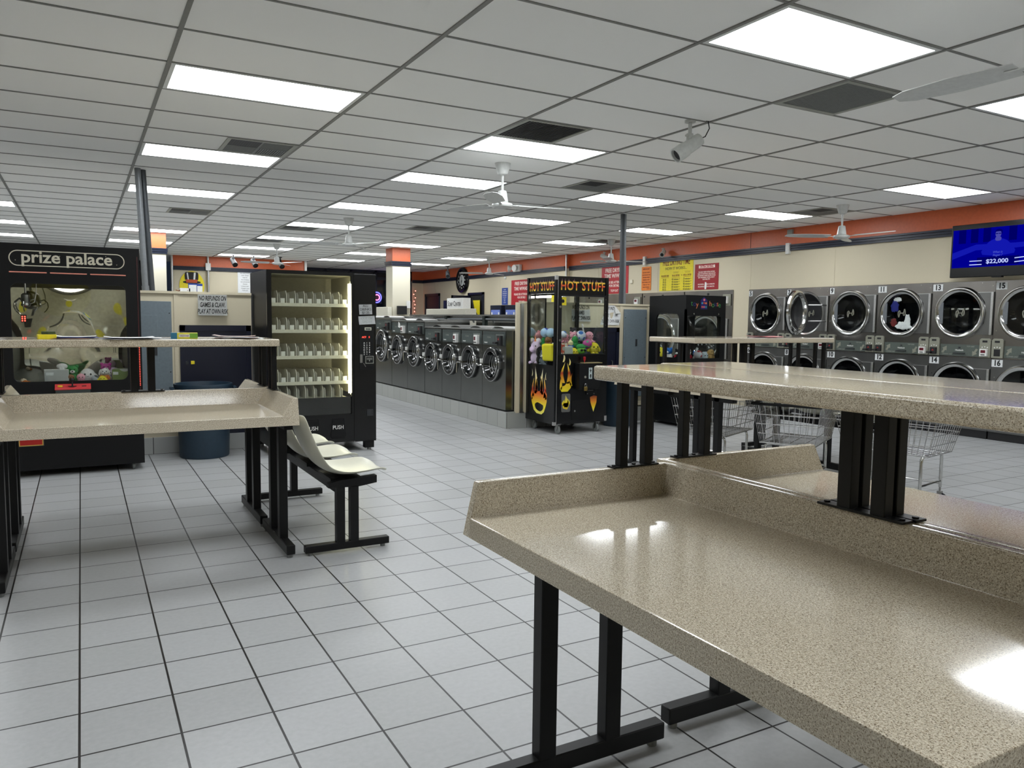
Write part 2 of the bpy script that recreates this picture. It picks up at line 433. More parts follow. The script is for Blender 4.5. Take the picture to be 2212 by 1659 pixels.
struct(G().box(.985, 1.02, 8.62, 8.635, .915, .95, bev=.004), 'hasp', M_YELLOW, d)
p = struct(G().box(5.0, 7.13, 8.77, 8.80, .2, 1.645).box(5.0, 7.15, 8.755, 8.81, 1.63, 1.655), 'wall_partition_right', M_BEIGE)
g = G(); g.box(6.585, 6.625, 8.762, 8.77, .2, 1.63); g.box(7.08, 7.13, 8.762, 8.77, .2, 1.63); g.box(6.2, 6.62, 8.764, 8.77, 1.325, 1.345)
struct(g, 'trim', M_BEIGE, p)
struct(G().box(4.93, 5.0, 8.765, 8.80, .2, 1.64).box(5.06, 5.085, 8.755, 8.77, .2, 1.62), 'post', M_BEIGE, p)
struct(G().box(4.985, 5.03, 8.745, 8.77, .2, 1.625), 'corner_strip', M_STEEL, p)
d = struct(G().box(5.85, 6.57, 8.758, 8.77, .2, 1.32), 'door_4', M_NAVYDOOR)
struct(G().box(6.52, 6.57, 8.745, 8.758, .2, 1.32).box(5.85, 5.9, 8.745, 8.758, .2, 1.32).box(5.85, 6.57, 8.745, 8.758, 1.26, 1.32), 'frame', M_NAVYDOOR, d)
struct(G().tube([(6.45, 8.758, .86), (6.45, 8.73, .86), (6.45, 8.73, .74), (6.45, 8.758, .74)], .008), 'handle', M_STEEL, d)
PL = tile_mat('plinth_tile', .3, .6, s2l(160, 162, 158), s2l(96, 96, 92), .004)
pl = tile_mat('plinth_tile_side', .3, .6, s2l(172, 174, 170), s2l(110, 110, 106), .004, rot=(-PI/2, -PI/2, 0))
g = G(); g.box(4.79, 7.6, 8.76, 8.77, 0, .20, 1); g.box(4.79, 4.80, 8.77, 20.0, 0, .215); g.box(4.80, 7.6, 8.77, 20., 0, .213, 1)
struct(g, 'floor_plinth', [pl, PL])
# ------------------------------------------------------------------ ceiling lights, vents, fans, cameras
def gx(i): return GX+i*TX
def gy(j): return GY+j*TY
lt = thing('ceiling_light', '', 'ceiling light', (0, 0, H))
G().box(.014, 1.205, .011, .036, -.005, .0, bev=0).box(.014, 1.205, .573, .598, -.005, 0).box(.014, .04, .036, .573, -.005, 0).box(1.18, 1.205, .036, .573, -.005, 0).add('frame', M_WHITE, lt)
G().box(.04, 1.18, .036, .573, -.0035, -.0005).add('diffuser', M_DIFF, lt)
ORD = ['first', 'second', 'third', 'fourth', 'fifth', 'sixth', 'seventh', 'eighth', 'ninth']
COLN = {0: 'in the line leading over the prize claw machine', 2: 'in the line over the open aisle', 4: 'in the line over the near washer row', 6: 'in the line along the dryer wall', -2: 'in the far left line'}
ROWS = {0: [1, 5, 9, 17, 21], 2: [-3, 2, 5, 9, 13, 17, 21, 25], 4: [-3, 5, 9, 17, 21, 25], 6: [1, 5, 9, 13, 17, 21, 25], -2: [13, 17, 21]}
ROWS[2] = [-3, 2, 5, 9, 13, 17, 21, 25]
used = False
for c, rows in ROWS.items():
    for k, r in enumerate(rows):
        lab = 'glowing ceiling panel, %s from camera %s' % (ORD[k], COLN[c])
        if not used: lt.location = (gx(c), gy(r), H); lt['label'] = lab; lt['group'] = 'ceiling light panels'; used = True
        else: dup(lt, (gx(c), gy(r), H), lab, group='ceiling light panels')
# panels outside the photograph that light the front of the room
for c, r, t in ((0, -3, 'over the left end of the near aisle'), (6, -3, 'over the floor before the television'), (-2, 5, 'left of the prize claw machine'), (-2, -3, 'in the front left corner of the room'),
              (0, -8, 'behind the camera above the aisle'), (4, -8, 'behind the camera above the folding tables'), (-2, 9, 'left of the vending machines'), (6, -8, 'behind the camera by the dryer wall'), (-4, 3, 'by the left wall'), (-4, 15, 'by the left wall at the back')):
    dup(lt, (gx(c), gy(r), H), 'glowing white ceiling panel '+t, group='ceiling light panels')

def vent(kind, i, j, label):
    t = thing('ceiling_vent', label, 'vent', (gx(i), gy(j), H), group='ceiling vents')
    w_, d_ = .61, .61
    G().box(.012, .045, .01, .6, -.008, 0).box(.56, .598, .01, .6, -.008, 0).box(.045, .56, .01, .045, -.008, 0).box(.045, .56, .56, .6, -.008, 0).add('frame', M_KEYG, t)
    g = G(); g.box(.045, .56, .045, .56, -.002, -.0005, 1)
    if kind != 'louver': pass
    if kind == 'louver':
        for k in range(22): g.box(.045+k*.0235, .053+k*.0235, .045, .56, -.007, -.002)
        g.add('grille', [M_DGRILLE, M_INK], t)
    elif kind == 'return':
        for k in range(40): g.box(.045+k*.0129, .051+k*.0129, .045, .56, -.006, -.002)
        g.add('grille', [M_GRILLE, mat('vent_shade', s2l(104, 106, 104), .6)], t)
    else:
        for k in range(12):
            g.box(.05+k*.0206, .06+k*.0206, .05, .30, -.006, -.002, 2 if kind == 'quad' else 0); g.box(.315+k*.0206, .325+k*.0206, .31, .555, -.006, -.002)
            g.box(.31, .555, .05+k*.0206, .06+k*.0206, -.006, -.002); g.box(.05, .30, .31+k*.0206, .32+k*.0206, -.006, -.002)
        g.box(.298, .312, .045, .56, -.008, -.002); g.box(.045, .56, .298, .312, -.008, -.002)
        g.add('grille', [M_GRILLE, mat('vent_gap', s2l(72, 76, 78), .6), M_DGRILLE], t)
        if j == 4 and i < 1: G().box(.05, .298, .05, .298, -.0045, -.0035).add('dark_quarter', M_DGRILLE, t)
    return t
vent('quad', .5, 4, 'square four-way ceiling vent with one dark quarter beside second light panel, above the aisle left')
vent('quad', .5, 12, 'square four-way ceiling vent above the grey pipes and striped left pillar')
vent('louver', 2, 1, 'dark louvred square ceiling vent touching the second panel over the open aisle')
vent('quad', 3.5, 4, 'square four-way ceiling vent right of the nearest full ceiling fan')
vent('quad', 6.5, 4, 'square four-way ceiling vent behind the fan near the dryer wall')
vent('quad', 3.5, 12, 'small-looking square ceiling vent in front of the striped middle pillar')
vent('quad', 2, 14, 'square ceiling vent tucked behind a light panel left of the second fan')
vent('quad', 2, 18, 'square ceiling vent with dark edges behind the fifth aisle light panel')
vent('quad', 6.5, 12, 'square ceiling vent behind the fan beside the tall grey pole')
vent('return', 3, -2, 'fine slatted grey return grille beside the largest ceiling light panel')

M_FAN = mat('white_fan_enamel', s2l(206, 208, 206), .35)
def fan(label):
    t = thing('ceiling_fan', label, 'ceiling fan', (0, 0, H), group='white ceiling fans')
    G().lathe([(.078, 0), (.075, -.012), (.062, -.06), (.048, -.105), (.02, -.118)], 24).add('canopy', M_FAN, t)
    G().cyl((0, 0, -.30), .0125, .19, seg=12).add('downrod', M_FAN, t)
    G().lathe([(.0125, -.255), (.036, -.26), (.042, -.27), (.056, -.36), (.058, -.366), (.052, -.372), (.075, -.376), (.098, -.384), (.102, -.398), (.095, -.412), (.06, -.424), (0, -.43)], 28).add('motor', M_FAN, t)
    for k in range(3):
        g = G()
        # pitched, slightly twisted blade with rounded tip, plus its iron
        st = []
        for i in range(9):
            f = i/8; x = .155+f*.56; wv = .058+.018*(1-abs(2*f-1)); 
            if i == 8: wv *= .55
            tw = R(13-4*f)
            st.append((x, wv, tw))
        vs = []
        for x, wv, tw in st:
            row = []
            for sgn, zz in ((-1, 0), (1, 0), (1, .004), (-1, .004)):
                row.append(g.bm.verts.new((x, sgn*wv*math.cos(tw), -.392+sgn*wv*math.sin(tw)+zz)))
            vs.append(row)
        fs = []
        for a, b in zip(vs, vs[1:]):
            for i in range(4): fs.append(g.bm.faces.new((a[i], a[(i+1) % 4], b[(i+1) % 4], b[i])))
        fs.append(g.bm.faces.new(vs[0][::-1])); fs.append(g.bm.faces.new(vs[-1]))
        bmesh.ops.recalc_face_normals(g.bm, faces=fs)
        g.box(.09, .21, -.014, .014, -.397, -.391)
        g.add('blade', M_FAN, t, rot=(0, 0, k*2*PI/3))
    return t
f0 = fan('white three-blade ceiling fan, nearest whole fan, over the open aisle')
f0.location = (3.587, 6.685, H); f0.rotation_euler = (0, 0, R(112))
for (x, y), a, lab in (((8.475, 6.68), 32, 'white three-blade ceiling fan before the orange band above dryer 9'),
                     ((3.57, 11.54), 54, 'white three-blade ceiling fan over the aisle left of the striped middle pillar'),
                     ((3.57, 16.45), 58, 'white three-blade ceiling fan before the orange office wall'),
                     ((8.58, 11.73), 106, 'white three-blade ceiling fan just left of the tall grey pole'),
                     ((8.62, 16.7), 34, 'white three-blade ceiling fan beside the big black wall clock'),
                     ((3.58, 1.80), 93, 'white ceiling fan whose single blade enters at the top right corner')):
    dup(f0, (x, y, H), lab, rz=R(a))

# bullet cameras
M_CAMB = mat('camera_grey', s2l(196, 198, 194), .35)
def bullet(loc, yaw_, tilt, scale, label, cable=False, body=M_CAMB, drop=.12):
    t = thing('security_camera', label, 'camera', loc)
    s = scale
    G().cyl((0, 0, -.012*s), .03*s, .012*s, seg=16).cyl((0, 0, -drop), .009*s+.002, drop, seg=10).box(-.016*s, .016*s, -.012*s, .012*s, -drop-.03*s, -drop+.015*s, bev=.003*s).cyl((-.03*s, 0, -drop), .006*s, .03*s, 'x', 8).add('bracket', body, t)
    Mx = Matrix.Translation((0, 0, -drop-.055*s)) @ Matrix.Rotation(yaw_, 4, 'Z') @ Matrix.Rotation(tilt, 4, 'Y') @ Matrix.Rotation(PI/2, 4, 'Y')
    G().lathe([(.012*s, -.085*s), (.034*s, -.075*s), (.038*s, -.04*s), (.038*s, .075*s), (.034*s, .088*s)], 22, Mx).lathe([(.042*s, .03*s), (.043*s, .1*s), (.036*s, .1*s), (.036*s, .085*s)], 22, Mx, cap=False).add('housing', body, t)
    G().lathe([(.031*s, .084*s), (.03*s, .0885*s), (.012*s, .09*s), (0, .09*s)], 20, Mx).add('lens', M_INK, t)
    if cable:
        e = Mx @ Vector((0, 0, -.085*s))
        G().tube([tuple(e), (e.x+.02, e.y-.02, e.z+.01), (e.x+.045, e.y-.035, e.z+.07), (e.x+.03, e.y-.03, e.z+.14), (e.x+.02, e.y-.03, -.002)], .004, 8).add('cable', M_INK, t)
    return t
bullet((4.011, 4.53, H), R(165), R(35), 1.35, 'grey bullet security camera on a short stem with black cable under the ceiling', True, drop=.115)
M_CAMW = M_WPLAST
bullet((9.70, 11.6, 2.80), R(215), R(25), 1.1, 'white bullet camera on the orange band right of the grey pole', drop=.03)
bullet((9.70, 13.5, 2.86), R(300), R(25), 1.1, 'white and black bullet camera on the orange band just left of the grey pole', drop=.04)
bullet((9.2, 20.4, H), R(250), R(30), 1.5, 'dark bullet camera hanging above the black wall clock', body=M_STRUT, drop=.14)
for x, lab in ((3.30, 'small black ceiling camera over the office, leftmost of three'), (3.78, 'small black ceiling camera over the office, middle of three'), (4.42, 'small black ceiling camera over the office, rightmost of three')):
    bullet((x, 20.0, H), R(280), R(35), 1.5, lab, body=M_INK, drop=.08)
# pipes
p = thing('conduit_pipe', 'light grey vertical pipe nearest the prize claw machine, ceiling to partition', 'pipe', (.55, 8.9, 0), group='grey pipes at the left partition')
G().tube([(.0, 0, H), (.045, 0, 1.665)], .030, 14).add('pipe', M_PIPE, p)
G().tube([(.043, 0, 1.72), (.046, 0, 1.665)], .036, 14).add('coupling', M_PIPE, p)
tag(G().tube([(.60, 8.98, H), (.69, 8.98, 1.0)], .033, 14).add('strut_pipe', M_STRUT), 'dark grey leaning pipe beside the striped left pillar', 'pipe')
tag(G().box(6.66, 6.705, 8.86, 8.90, .2, H).add('strut_post', M_STRUT), 'dark grey square strut from ceiling to the right partition', 'pipe')
tag(G().tube([(6.735, 8.90, H), (6.775, 8.9, .4)], .022, 14).add('conduit_pipe', M_PIPE), 'pale grey round conduit running beside the dark strut', 'pipe')
tag(G().tube([(9.69, 14.95, H), (9.69, 14.95, 0)], .022, 12).add('conduit_pipe', M_ALU), 'silver vertical conduit at the step in the orange wall', 'pipe')
for x, lab in ((2.0, 'silver conduit at the left end of the office wall'), (2.84, 'silver conduit with a junction box on the office wall')):
    t = thing('conduit_pipe', lab, 'pipe', (x, 20.94, 0))
    G().tube([(0, 0, H), (0, 0, 0)], .03, 12).add('pipe', M_ALU, t)
    if x > 2.5: G().box(-.06, .06, -.05, .04, 2.56, 2.74, bev=.005).add('junction_box', M_WPLAST, t)
tag(G().box(5.27, 5.33, 20.95, 20.99, 2.62, H).add('corner_guard', M_WPLAST), 'white corner strip at the right end of the office orange band', 'trim')
for y, z, lab in ((8.70, 2.50, 'white outlet box on the moulding above dryer 9'), (12.27, 2.52, 'white outlet box on the moulding above the orange sign')):
    tag(G().box(XR-.06, XR-.004, y-.035, y+.035, z, z+.17, bev=.006).add('outlet_box', M_WPLAST), lab, 'outlet')
tag(G().box(XR-.04, XR, 8.63, 8.73, 2.80, 2.88, bev=.004).add('outlet_box', M_KEYG), 'small grey box under the ceiling on the orange band near the fan', 'outlet')
# ------------------------------------------------------------------ folding tables, bench
def folding_table(L, D, lip, label, group='speckled folding tables', shelfL=None, shelf_x0=.0, open_end=None, mid=None):
    """one unit: front edge on local y=0, back rail at y=D, ends at x=0 and x=L"""
    t = thing('folding_table', label, 'table', group=group)
    zb, zt, ze = .795, .852, .95
    X = [0, .028, lip, L-lip, L-.028, L]; Y = [0, .004, D-.05, D-.028, D]
    def ht(i, j):
        a = ze if i in (0, 1, 4, 5) else zt
        if open_end == 1 and i in (4, 5) or open_end == 0 and i in (0, 1): a = zt
        b = ze if j in (3, 4) else zt
        return max(a, b)
    g = G(); V = {}
    for i, x in enumerate(X):
        for j, y in enumerate(Y):
            V[i, j] = g.bm.verts.new((x, y+(.035 if j < 2 and ht(i, j) == ze else 0), ht(i, j)))
    fs = []
    for i in range(5):
        for j in range(4): fs.append(g.bm.faces.new((V[i, j], V[i+1, j], V[i+1, j+1], V[i, j+1])))
    # skirt
    ring = [(i, 0) for i in range(6)]+[(5, j) for j in range(1, 5)]+[(i, 4) for i in range(4, -1, -1)]+[(0, j) for j in range(3, 0, -1)]
    low = {}
    for k in ring:
        p = V[k].co; low[k] = g.bm.verts.new((p.x, p.y if k[1] else 0, zb))
    for a, b in zip(ring, ring[1:]+ring[:1]): fs.append(g.bm.faces.new((V[a], low[a], low[b], V[b])))
    fs.append(g.bm.faces.new([low[k] for k in ring][::-1]))
    bmesh.ops.recalc_face_normals(g.bm, faces=fs)
    ed = [e for e in g.bm.edges if len(e.link_faces) == 2 and e.calc_face_angle(0) > R(25) and min(v.co.z for v in e.verts) > zb+.01]
    bmesh.ops.bevel(g.bm, geom=ed, offset=.006, segments=2, affect='EDGES', profile=.5, clamp_overlap=True)
    g.wn = True; g.add('tray', STONE, t)
    sl = shelfL or L
    g = G(); g.box(shelf_x0, shelf_x0+sl, D-.305, D+.002, 1.232, 1.277, bev=.009, seg=3)
    g.add('shelf', STONE, t)
    # shelf posts: a pair on each end lip and a pair on the middle of the back rail
    def post(a, b, y0, y1): G().box(a, b, y0, y1, ze, 1.234, bev=.002, seg=1).add('shelf_post', M_BLACK, t)
    for xa in (.002, L-.032):
        post(xa, xa+.03, D-.213, D-.183); post(xa, xa+.03, D-.115, D-.085)
        g = G().box(xa-.004, xa+.034, D-.24, D-.06, ze, ze+.005)
        for yy in (D-.228, D-.149, D-.07): g.cyl((xa+.015, yy, ze+.005), .007, .004, seg=8)
        g.add('base_plate', M_BLACK, t)
        G().box(xa, xa+.03, D-.24, D-.04, 1.226, 1.232).add('top_plate', M_BLACK, t)
    m = L*.5-.02 if mid is None else mid
    post(m-.005, m+.035, D-.036, D-.004); post(m+.09, m+.13, D-.036, D-.004)
    G().box(m-.06, m+.18, D-.040, D-.001, ze, ze+.006).cyl((m-.045, D-.02, ze+.006), .008, .004, seg=8).cyl((m+.165, D-.02, ze+.006), .008, .004, seg=8).add('base_plate', M_BLACK, t)
    # T-leg frames
    for xa in (.02, L-.07):
        lg = G(); lg.box(xa, xa+.05, .23, .29, .075, zb, bev=.003, seg=1); lg.box(xa, xa+.05, .475, .535, .075, zb, bev=.003, seg=1)
        lg.box(xa, xa+.05, .05, D-.03, .022, .08, bev=.004, seg=1); lg.box(xa, xa+.05, .08, D-.04, zb-.035, zb-.001)
        lo = lg.add('leg_frame', M_BLACK, t)
        for yy in (.085, D-.065): G().cyl((xa+.025, yy, 0), .017, .024, seg=12).add('foot', M_GRILLE, lo)
    return t
tb = folding_table(1.525, .785, .095, 'speckled beige folding table with raised shelf of papers, nearer half of the left pair', mid=.70)
tb.location = (-.44, 4.465, 0)
dup(tb, (1.085, 6.04, 0), 'speckled beige folding table, farther half of the pair before the prize claw machine', rz=PI)
tb = folding_table(1.45, .75, .045, 'large speckled folding table filling the lower right corner, empty glossy tray', open_end=1)
tb.location = (.95, 1.99, 0); tb.rotation_euler = (0, 0, -PI/2)
tb = folding_table(1.50, .79, .045, 'speckled folding table backing onto the lower right one, its tray beyond the rail', open_end=0, mid=.617)
tb.location = (2.497, .545, 0); tb.rotation_euler = (0, 0, PI/2)
tb = folding_table(1.76, .82, .095, 'speckled folding table with its shelf seen edge on before the toy claw machine, nearer half')
tb.location = (4.56, 4.49, 0)
dup(tb, (6.32, 6.135, 0), 'speckled folding table, farther half of the pair before the dryers', rz=PI)

def bench(label):
    t = thing('seat_bench', label, 'bench', group='cream shell benches')
    for y in (0, 1.53):
        g = G(); g.box(0, .52, y, y+.05, .018, .062, bev=.003, seg=1); g.box(.19, .24, y, y+.05, .06, .40); g.box(.275, .325, y, y+.05, .06, .40)
        g.prism([(.14, .40), (.14, .425), (.20, .44), (.44, .455), (.44, .41), (.33, .395)], y, y+.05, 'y')
        lo = g.add('leg_frame', M_BLACK, t)
        for x in (.035, .485): G().cyl((x, y+.025, 0), .015, .019, seg=10).add('foot', M_GRILLE, lo)
    G().box(.19, .25, .05, 1.53, .36, .42, bev=.004, seg=1).box(.27, .32, .05, 1.53, .39, .42).add('beam', M_BLACK, t)
    prof = [(-.04, .842, .17), (-.028, .80, .195), (-.005, .73, .205), (.03, .64, .21), (.07, .565, .215), (.12, .505, .22), (.18, .468, .225), (.25, .455, .228), (.33, .455, .228), (.41, .462, .224), (.475, .468, .21), (.515, .462, .175), (.53, .45, .12)]
    for yc in (.20, .77, 1.34):
        g = G(); rows = []
        for i, (x, z, w_) in enumerate(prof):
            row = []
            for j in range(13):
                s = -1+2*j/12
                lift = .032*abs(s)**3 if i > 4 else 0
                fwd = .045*abs(s)**2.5*(1 if i < 5 else max(0, (7-i)/3))
                row.append(g.bm.verts.new((x+fwd, yc+w_*s, z+lift*(1 if 5 < i < 11 else .5))))
            rows.append(row)
        fs = []
        for a, b in zip(rows, rows[1:]):
            for j in range(12): fs.append(g.bm.faces.new((a[j], a[j+1], b[j+1], b[j])))
        bmesh.ops.recalc_face_normals(g.bm, faces=fs)
        bmesh.ops.solidify(g.bm, geom=fs, thickness=.009)
        bmesh.ops.subdivide_edges(g.bm, edges=[], cuts=1)
        so = g.add('seat', M_SHELLSEAT, t)
        md = so.modifiers.new('s', 'SUBSURF'); md.levels = 1; md.render_levels = 2
        G().box(.17, .36, yc-.14, yc+.14, .418, .446, bev=.003, seg=1).add('seat_bracket', M_BLACK, t)
    return t
b = bench('three cream shell seats on a black beam beside the left folding table')
b.location = (1.122, 4.505, 0)
dup(b, (6.50, 4.75, 0), 'three cream shell seats on a black beam behind the wire carts')

# ------------------------------------------------------------------ things left on the shelves
ZS = 1.277
def flatbox(name, label, cat, loc, rz, size, mats, group=None):
    t = thing(name, label, cat, loc, rz, group=group)
    x, y, z = size
    return t
t = thing('card_box', 'small yellow box lying under a dark box on the left shelf', 'box', (-.17, 5.07, ZS), R(8))
G().box(-.045, .045, -.03, .03, 0, .026, bev=.002, seg=1).add('carton', M_YELLOW, t)
t = thing('card_box', 'tiny dark patterned box on top of the small yellow box', 'box', (-.162, 5.075, ZS+.0265), R(3))
G().box(-.034, .034, -.025, .025, 0, .016, bev=.0015, seg=1).add('carton', mat('dark_patterned_card', s2l(60, 74, 40), .5, vary=.6, scale=90), t)
t = thing('card_box', 'green, blue and yellow crayon box lying on the left shelf', 'box', (.548, 5.10, ZS), R(-6))
g = G().box(-.075, .075, -.03, .03, 0, .036, bev=.0015, seg=1).box(-.0755, -.04, -.0305, .0305, -.0, .0363, 1).box(.03, .0755, -.0305, .0305, .004, .034, 2)
g.add('carton', [mat('crayon_box_yellow', s2l(214, 206, 60), .5), mat('crayon_box_blue', s2l(40, 110, 140), .5), mat('crayon_box_green', s2l(110, 160, 50), .5)], t)
G().box(-.03, .03, -.0312, -.0306, .011, .026).add('label_panel', M_PAPER, t)
text('CRAYONS', M_MAROON, t, (0, -.0316, .018), size=.011, bold=.02)
def sheets(name, label, cat, loc, rz, n, sx, sy, mats, jit=.05):
    t = thing(name, label, cat, loc, rz)
    for k in range(n):
        g = G(); a = random.uniform(-.5, .5); dx, dy = random.uniform(-jit, jit), random.uniform(-jit, jit)
        # slightly curled sheet
        N = 6; rows = []
        for i in range(N+1):
            x = (i/N-.5)*sx; z = .0016+k*.0024+.012*(abs(i/N-.5)*2)**3*(random.random()*.4+.3)*(k > n-2)
            rows.append([Vector((x, -sy/2, z)), Vector((x, sy/2, z))])
        M = Matrix.Translation((dx, dy, 0)) @ Matrix.Rotation(a*.6, 4, 'Z')
        fs = []
        vv = [[g.bm.verts.new(M @ p) for p in r_] for r_ in rows]
        for a_, b_ in zip(vv, vv[1:]): fs.append(g.bm.faces.new((a_[0], b_[0], b_[1], a_[1])))
        bmesh.ops.recalc_face_normals(g.bm, faces=fs); bmesh.ops.solidify(g.bm, geom=fs, thickness=.0012)
        g.add('sheet', mats[k % len(mats)], t)
    return t
P_MAG = mat('magazine_print', s2l(150, 120, 110), .35, vary=.7, scale=22)
P_BLUE = mat('blue_print', s2l(36, 66, 150), .4, vary=.3, scale=15)
P_RED = mat('red_print', s2l(214, 70, 80), .35, vary=.2, scale=14)
P_OR = mat('peach_print', s2l(222, 170, 130), .4, vary=.3, scale=18)
sheets('magazine', 'loose coloured flyers fanned out beside the small yellow box', 'flyer', (-.01, 5.10, ZS), 0, 5, .21, .15, [M_PAPER, P_OR, P_MAG, P_BLUE, M_PAPER], .05)
sheets('paper_sheet', 'white sheets with a blue edge on the middle of the left shelf', 'paper', (.27, 5.06, ZS), .2, 4, .26, .17, [M_PAPER, P_BLUE, M_PAPER, M_PAPER], .05)
sheets('magazine', 'open glossy magazine lying at the right end of the left shelf', 'magazine', (.86, 5.09, ZS), -.15, 6, .25, .18, [M_PAPER, P_MAG, M_PAPER, P_MAG, M_PAPER, P_MAG], .03)
sheets('magazine', 'red and white magazine lying on the shelf below open dryer 7', 'magazine', (5.55, 5.17, ZS), .1, 4, .28, .2, [M_PAPER, P_RED, M_PAPER, P_RED], .04)

# ------------------------------------------------------------------ waste bins
def bin_(label, r, h, loc):
    t = thing('waste_bin', label, 'bin', loc)
    G().lathe([(0, 0), (r*.86, 0), (r*.89, .012), (r*.97, h-.09), (r*1.0, h-.075), (r*1.04, h-.06), (r*1.06, h-.012), (r*1.05, h), (r*.98, h), (r*.96, h-.02), (r*.92, h-.09), (r*.80, .03), (0, .03)], 40, cap=False).add('bucket', M_BIN, t)
    g = G()
    for a in (0, PI):
        Mx = Matrix.Rotation(a, 4, 'Z')
        pts = [Mx @ Vector(p) for p in ((r*1.04, -.07, h-.05), (r*1.14, -.06, h-.045), (r*1.14, .06, h-.045), (r*1.04, .07, h-.05))]
        g.tube([tuple(p) for p in pts], .012, 8)
    g.add('handle', M_BIN, t)
    return t
bin_('large round slate blue bin before the navy door on the left', .265, .74, (1.062, 8.325, 0))
bin_('large round slate blue bin right of the flame-decorated claw machine', .225, .72, (6.36, 8.46, 0))

# ------------------------------------------------------------------ wire laundry carts
def cart(label):
    t = thing('laundry_cart', label, 'cart', group='wire laundry carts')
    # local: x length .78, y width .5
    zb, zt = .42, .742
    def rect(z, ex): return [(-.33-ex, -.22-ex*.6, z), (.33+ex, -.22-ex*.6, z), (.33+ex, .22+ex*.6, z), (-.33-ex, .22+ex*.6, z)]
    g = G()
    for k in range(5):
        f = k/4; g.tube(rect(zb+f*(zt-zb), .08*f), .0035 if 0 < k < 4 else .005, 6, closed=True)
    nb, nt = rect(zb, 0), rect(zt, .08)
    for s in range(4):
        a0, a1 = Vector(nb[s]), Vector(nb[(s+1) % 4]); b0, b1 = Vector(nt[s]), Vector(nt[(s+1) % 4])
        n = 16 if s % 2 == 0 else 11
        for i in range(n+1):
            f = i/n; g.tube([a0.lerp(a1, f), b0.lerp(b1, f)], .0024, 5)
    for i in range(17): x = -.33+.66*i/16; g.tube([(x, -.22, zb), (x, .22, zb)], .0024, 5)
    for i in range(5): y = -.22+.44*i/4; g.tube([(-.33, y, zb-.004), (.33, y, zb-.004)], .003, 5)
    g.add('basket', M_WIRE, t)
    G().tube([(p[0]*1.01, p[1]*1.01, zt+.008) for p in nt], .012, 8, closed=True).add('bumper', M_BLACKM, t)
    g = G()
    for x in (-.27, .27):
        pts = [(x, -.19, .13), (x, -.19, .36), (x, -.185, .39), (x, -.165, .405), (x, -.13, .408), (x, .13, .408), (x, .165, .405), (x, .185, .39), (x, .19, .36), (x, .19, .13)]
        g.tube(pts, .012, 10); g.tube([(x, -.19, .18), (x, .19, .18)], .009, 8)
    for y in (-.19, .19): g.tube([(-.27, y, .16), (.27, y, .16)], .009, 8)
    g.add('frame', M_CHROME, t)
    for x in (-.27, .27):
        for y in (-.19, .19):
            c = G().cyl((x, y, .095), .008, .05, seg=8).box(x-.018, x+.018, y-.016, y+.016, .06, .10, bev=.003, seg=1).add('caster', M_STEEL, t)
            G().cyl((x-.01, y-.011, .042), .042, .022, 'y', 18).add('wheel', M_BLACKM, c)
    return t
cr = cart('silver wire laundry cart, rightmost of the three behind the tables')
cr.location = (5.70, 3.88, 0); cr.rotation_euler = (0, 0, R(101))
dup(cr, (5.33, 4.56, 0), 'silver wire laundry cart with black bumper, middle of the three carts', rz=R(28))
dup(cr, (5.10, 5.28, 0), 'silver wire laundry cart, leftmost of the three, nearest the toy claw machine', rz=R(24))
# ------------------------------------------------------------------ coin machines
def caster(parent, x, y, ztop, r=.045, side=1):
    c = G().box(x-.03, x+.03, y-.025, y+.025, ztop-.008, ztop).prism([(y-.02, ztop-.008), (y+.02, ztop-.008), (y+.032, r*.9), (y+.012, r*.8)], x-.018, x-.013, 'x').prism([(y-.02, ztop-.008), (y+.02, ztop-.008), (y+.032, r*.9), (y+.012, r*.8)], x+.013, x+.018, 'x').add('caster', M_STEEL, parent)
    G().lathe([(r*.5, -.011), (r*.93, -.011), (r, -.006), (r, .006), (r*.93, .011), (r*.5, .011)], 20, Matrix.Translation((x, y+.02, r)) @ Matrix.Rotation(PI/2, 4, 'Y')).add('wheel', M_RUBBER, c)
    return c
def lockknob(parent, loc, r=.016):
    x, y, z = loc
    return G().cyl((x, y, z), r, .012, 'y', 14).cyl((x, y-.004, z), r*.55, .006, 'y', 12).add('lock', M_CHROME, parent)

# --- drinks vending machine; local: front at y=0 facing -y, x to the right
vm = thing('vending_machine', 'tall black glass-front drinks vending machine with empty lit shelves and three flaps', 'vending machine', (1.622, 7.95, 0))
W, D, ZB, ZT = 1.13, .85, .105, 1.885
gx0, gx1, gz0, gz1 = .045, .862, .40, 1.85
g = G()
g.box(0, .03, .03, D, ZB, ZT); g.box(.03, W, D-.03, D, ZB, ZT); g.box(.03, W, .03, D-.03, ZT-.03, ZT); g.box(.03, W, .03, D-.03, ZB, ZB+.25)
g.box(.885, W, .02, D-.03, ZB+.25, ZT-.03)
g.add('cabinet', M_BLACK, vm)
g = G(); g.plate_hole((0, .885, ZB+.28, ZT), rrect(gx0, gx1, gz0, gz1, .012, 3), 0, .03)
g.box(0, .885, .0, .03, ZB, ZB+.279); g.box(.887, W, 0, .02, ZB, ZT-.012, bev=.004)
g.add('front_frame', M_BLACKG, vm)
G().box(gx0-.01, gx1+.01, .016, .020, gz0-.01, gz1+.01).add('glass_door', M_GLASS, vm)
M_INTW = mat('warm_white_interior', s2l(176, 172, 152), .5)
g = G(); g.box(.03, .04, .03, D-.04, .62, ZT-.03); g.box(.03, .88, D-.05, D-.03, .36, ZT-.03); g.box(.875, .885, .09, D-.04, .62, ZT-.03); g.box(.03, .88, .03, D-.04, ZT-.035, ZT-.03)
g.add('interior_liner', M_INTW, vm)
G().box(.04, .875, .05, D-.06, .36, .40).box(.04, .875, .045, .06, .40, .58).add('drop_tray', M_BLACKG, vm)
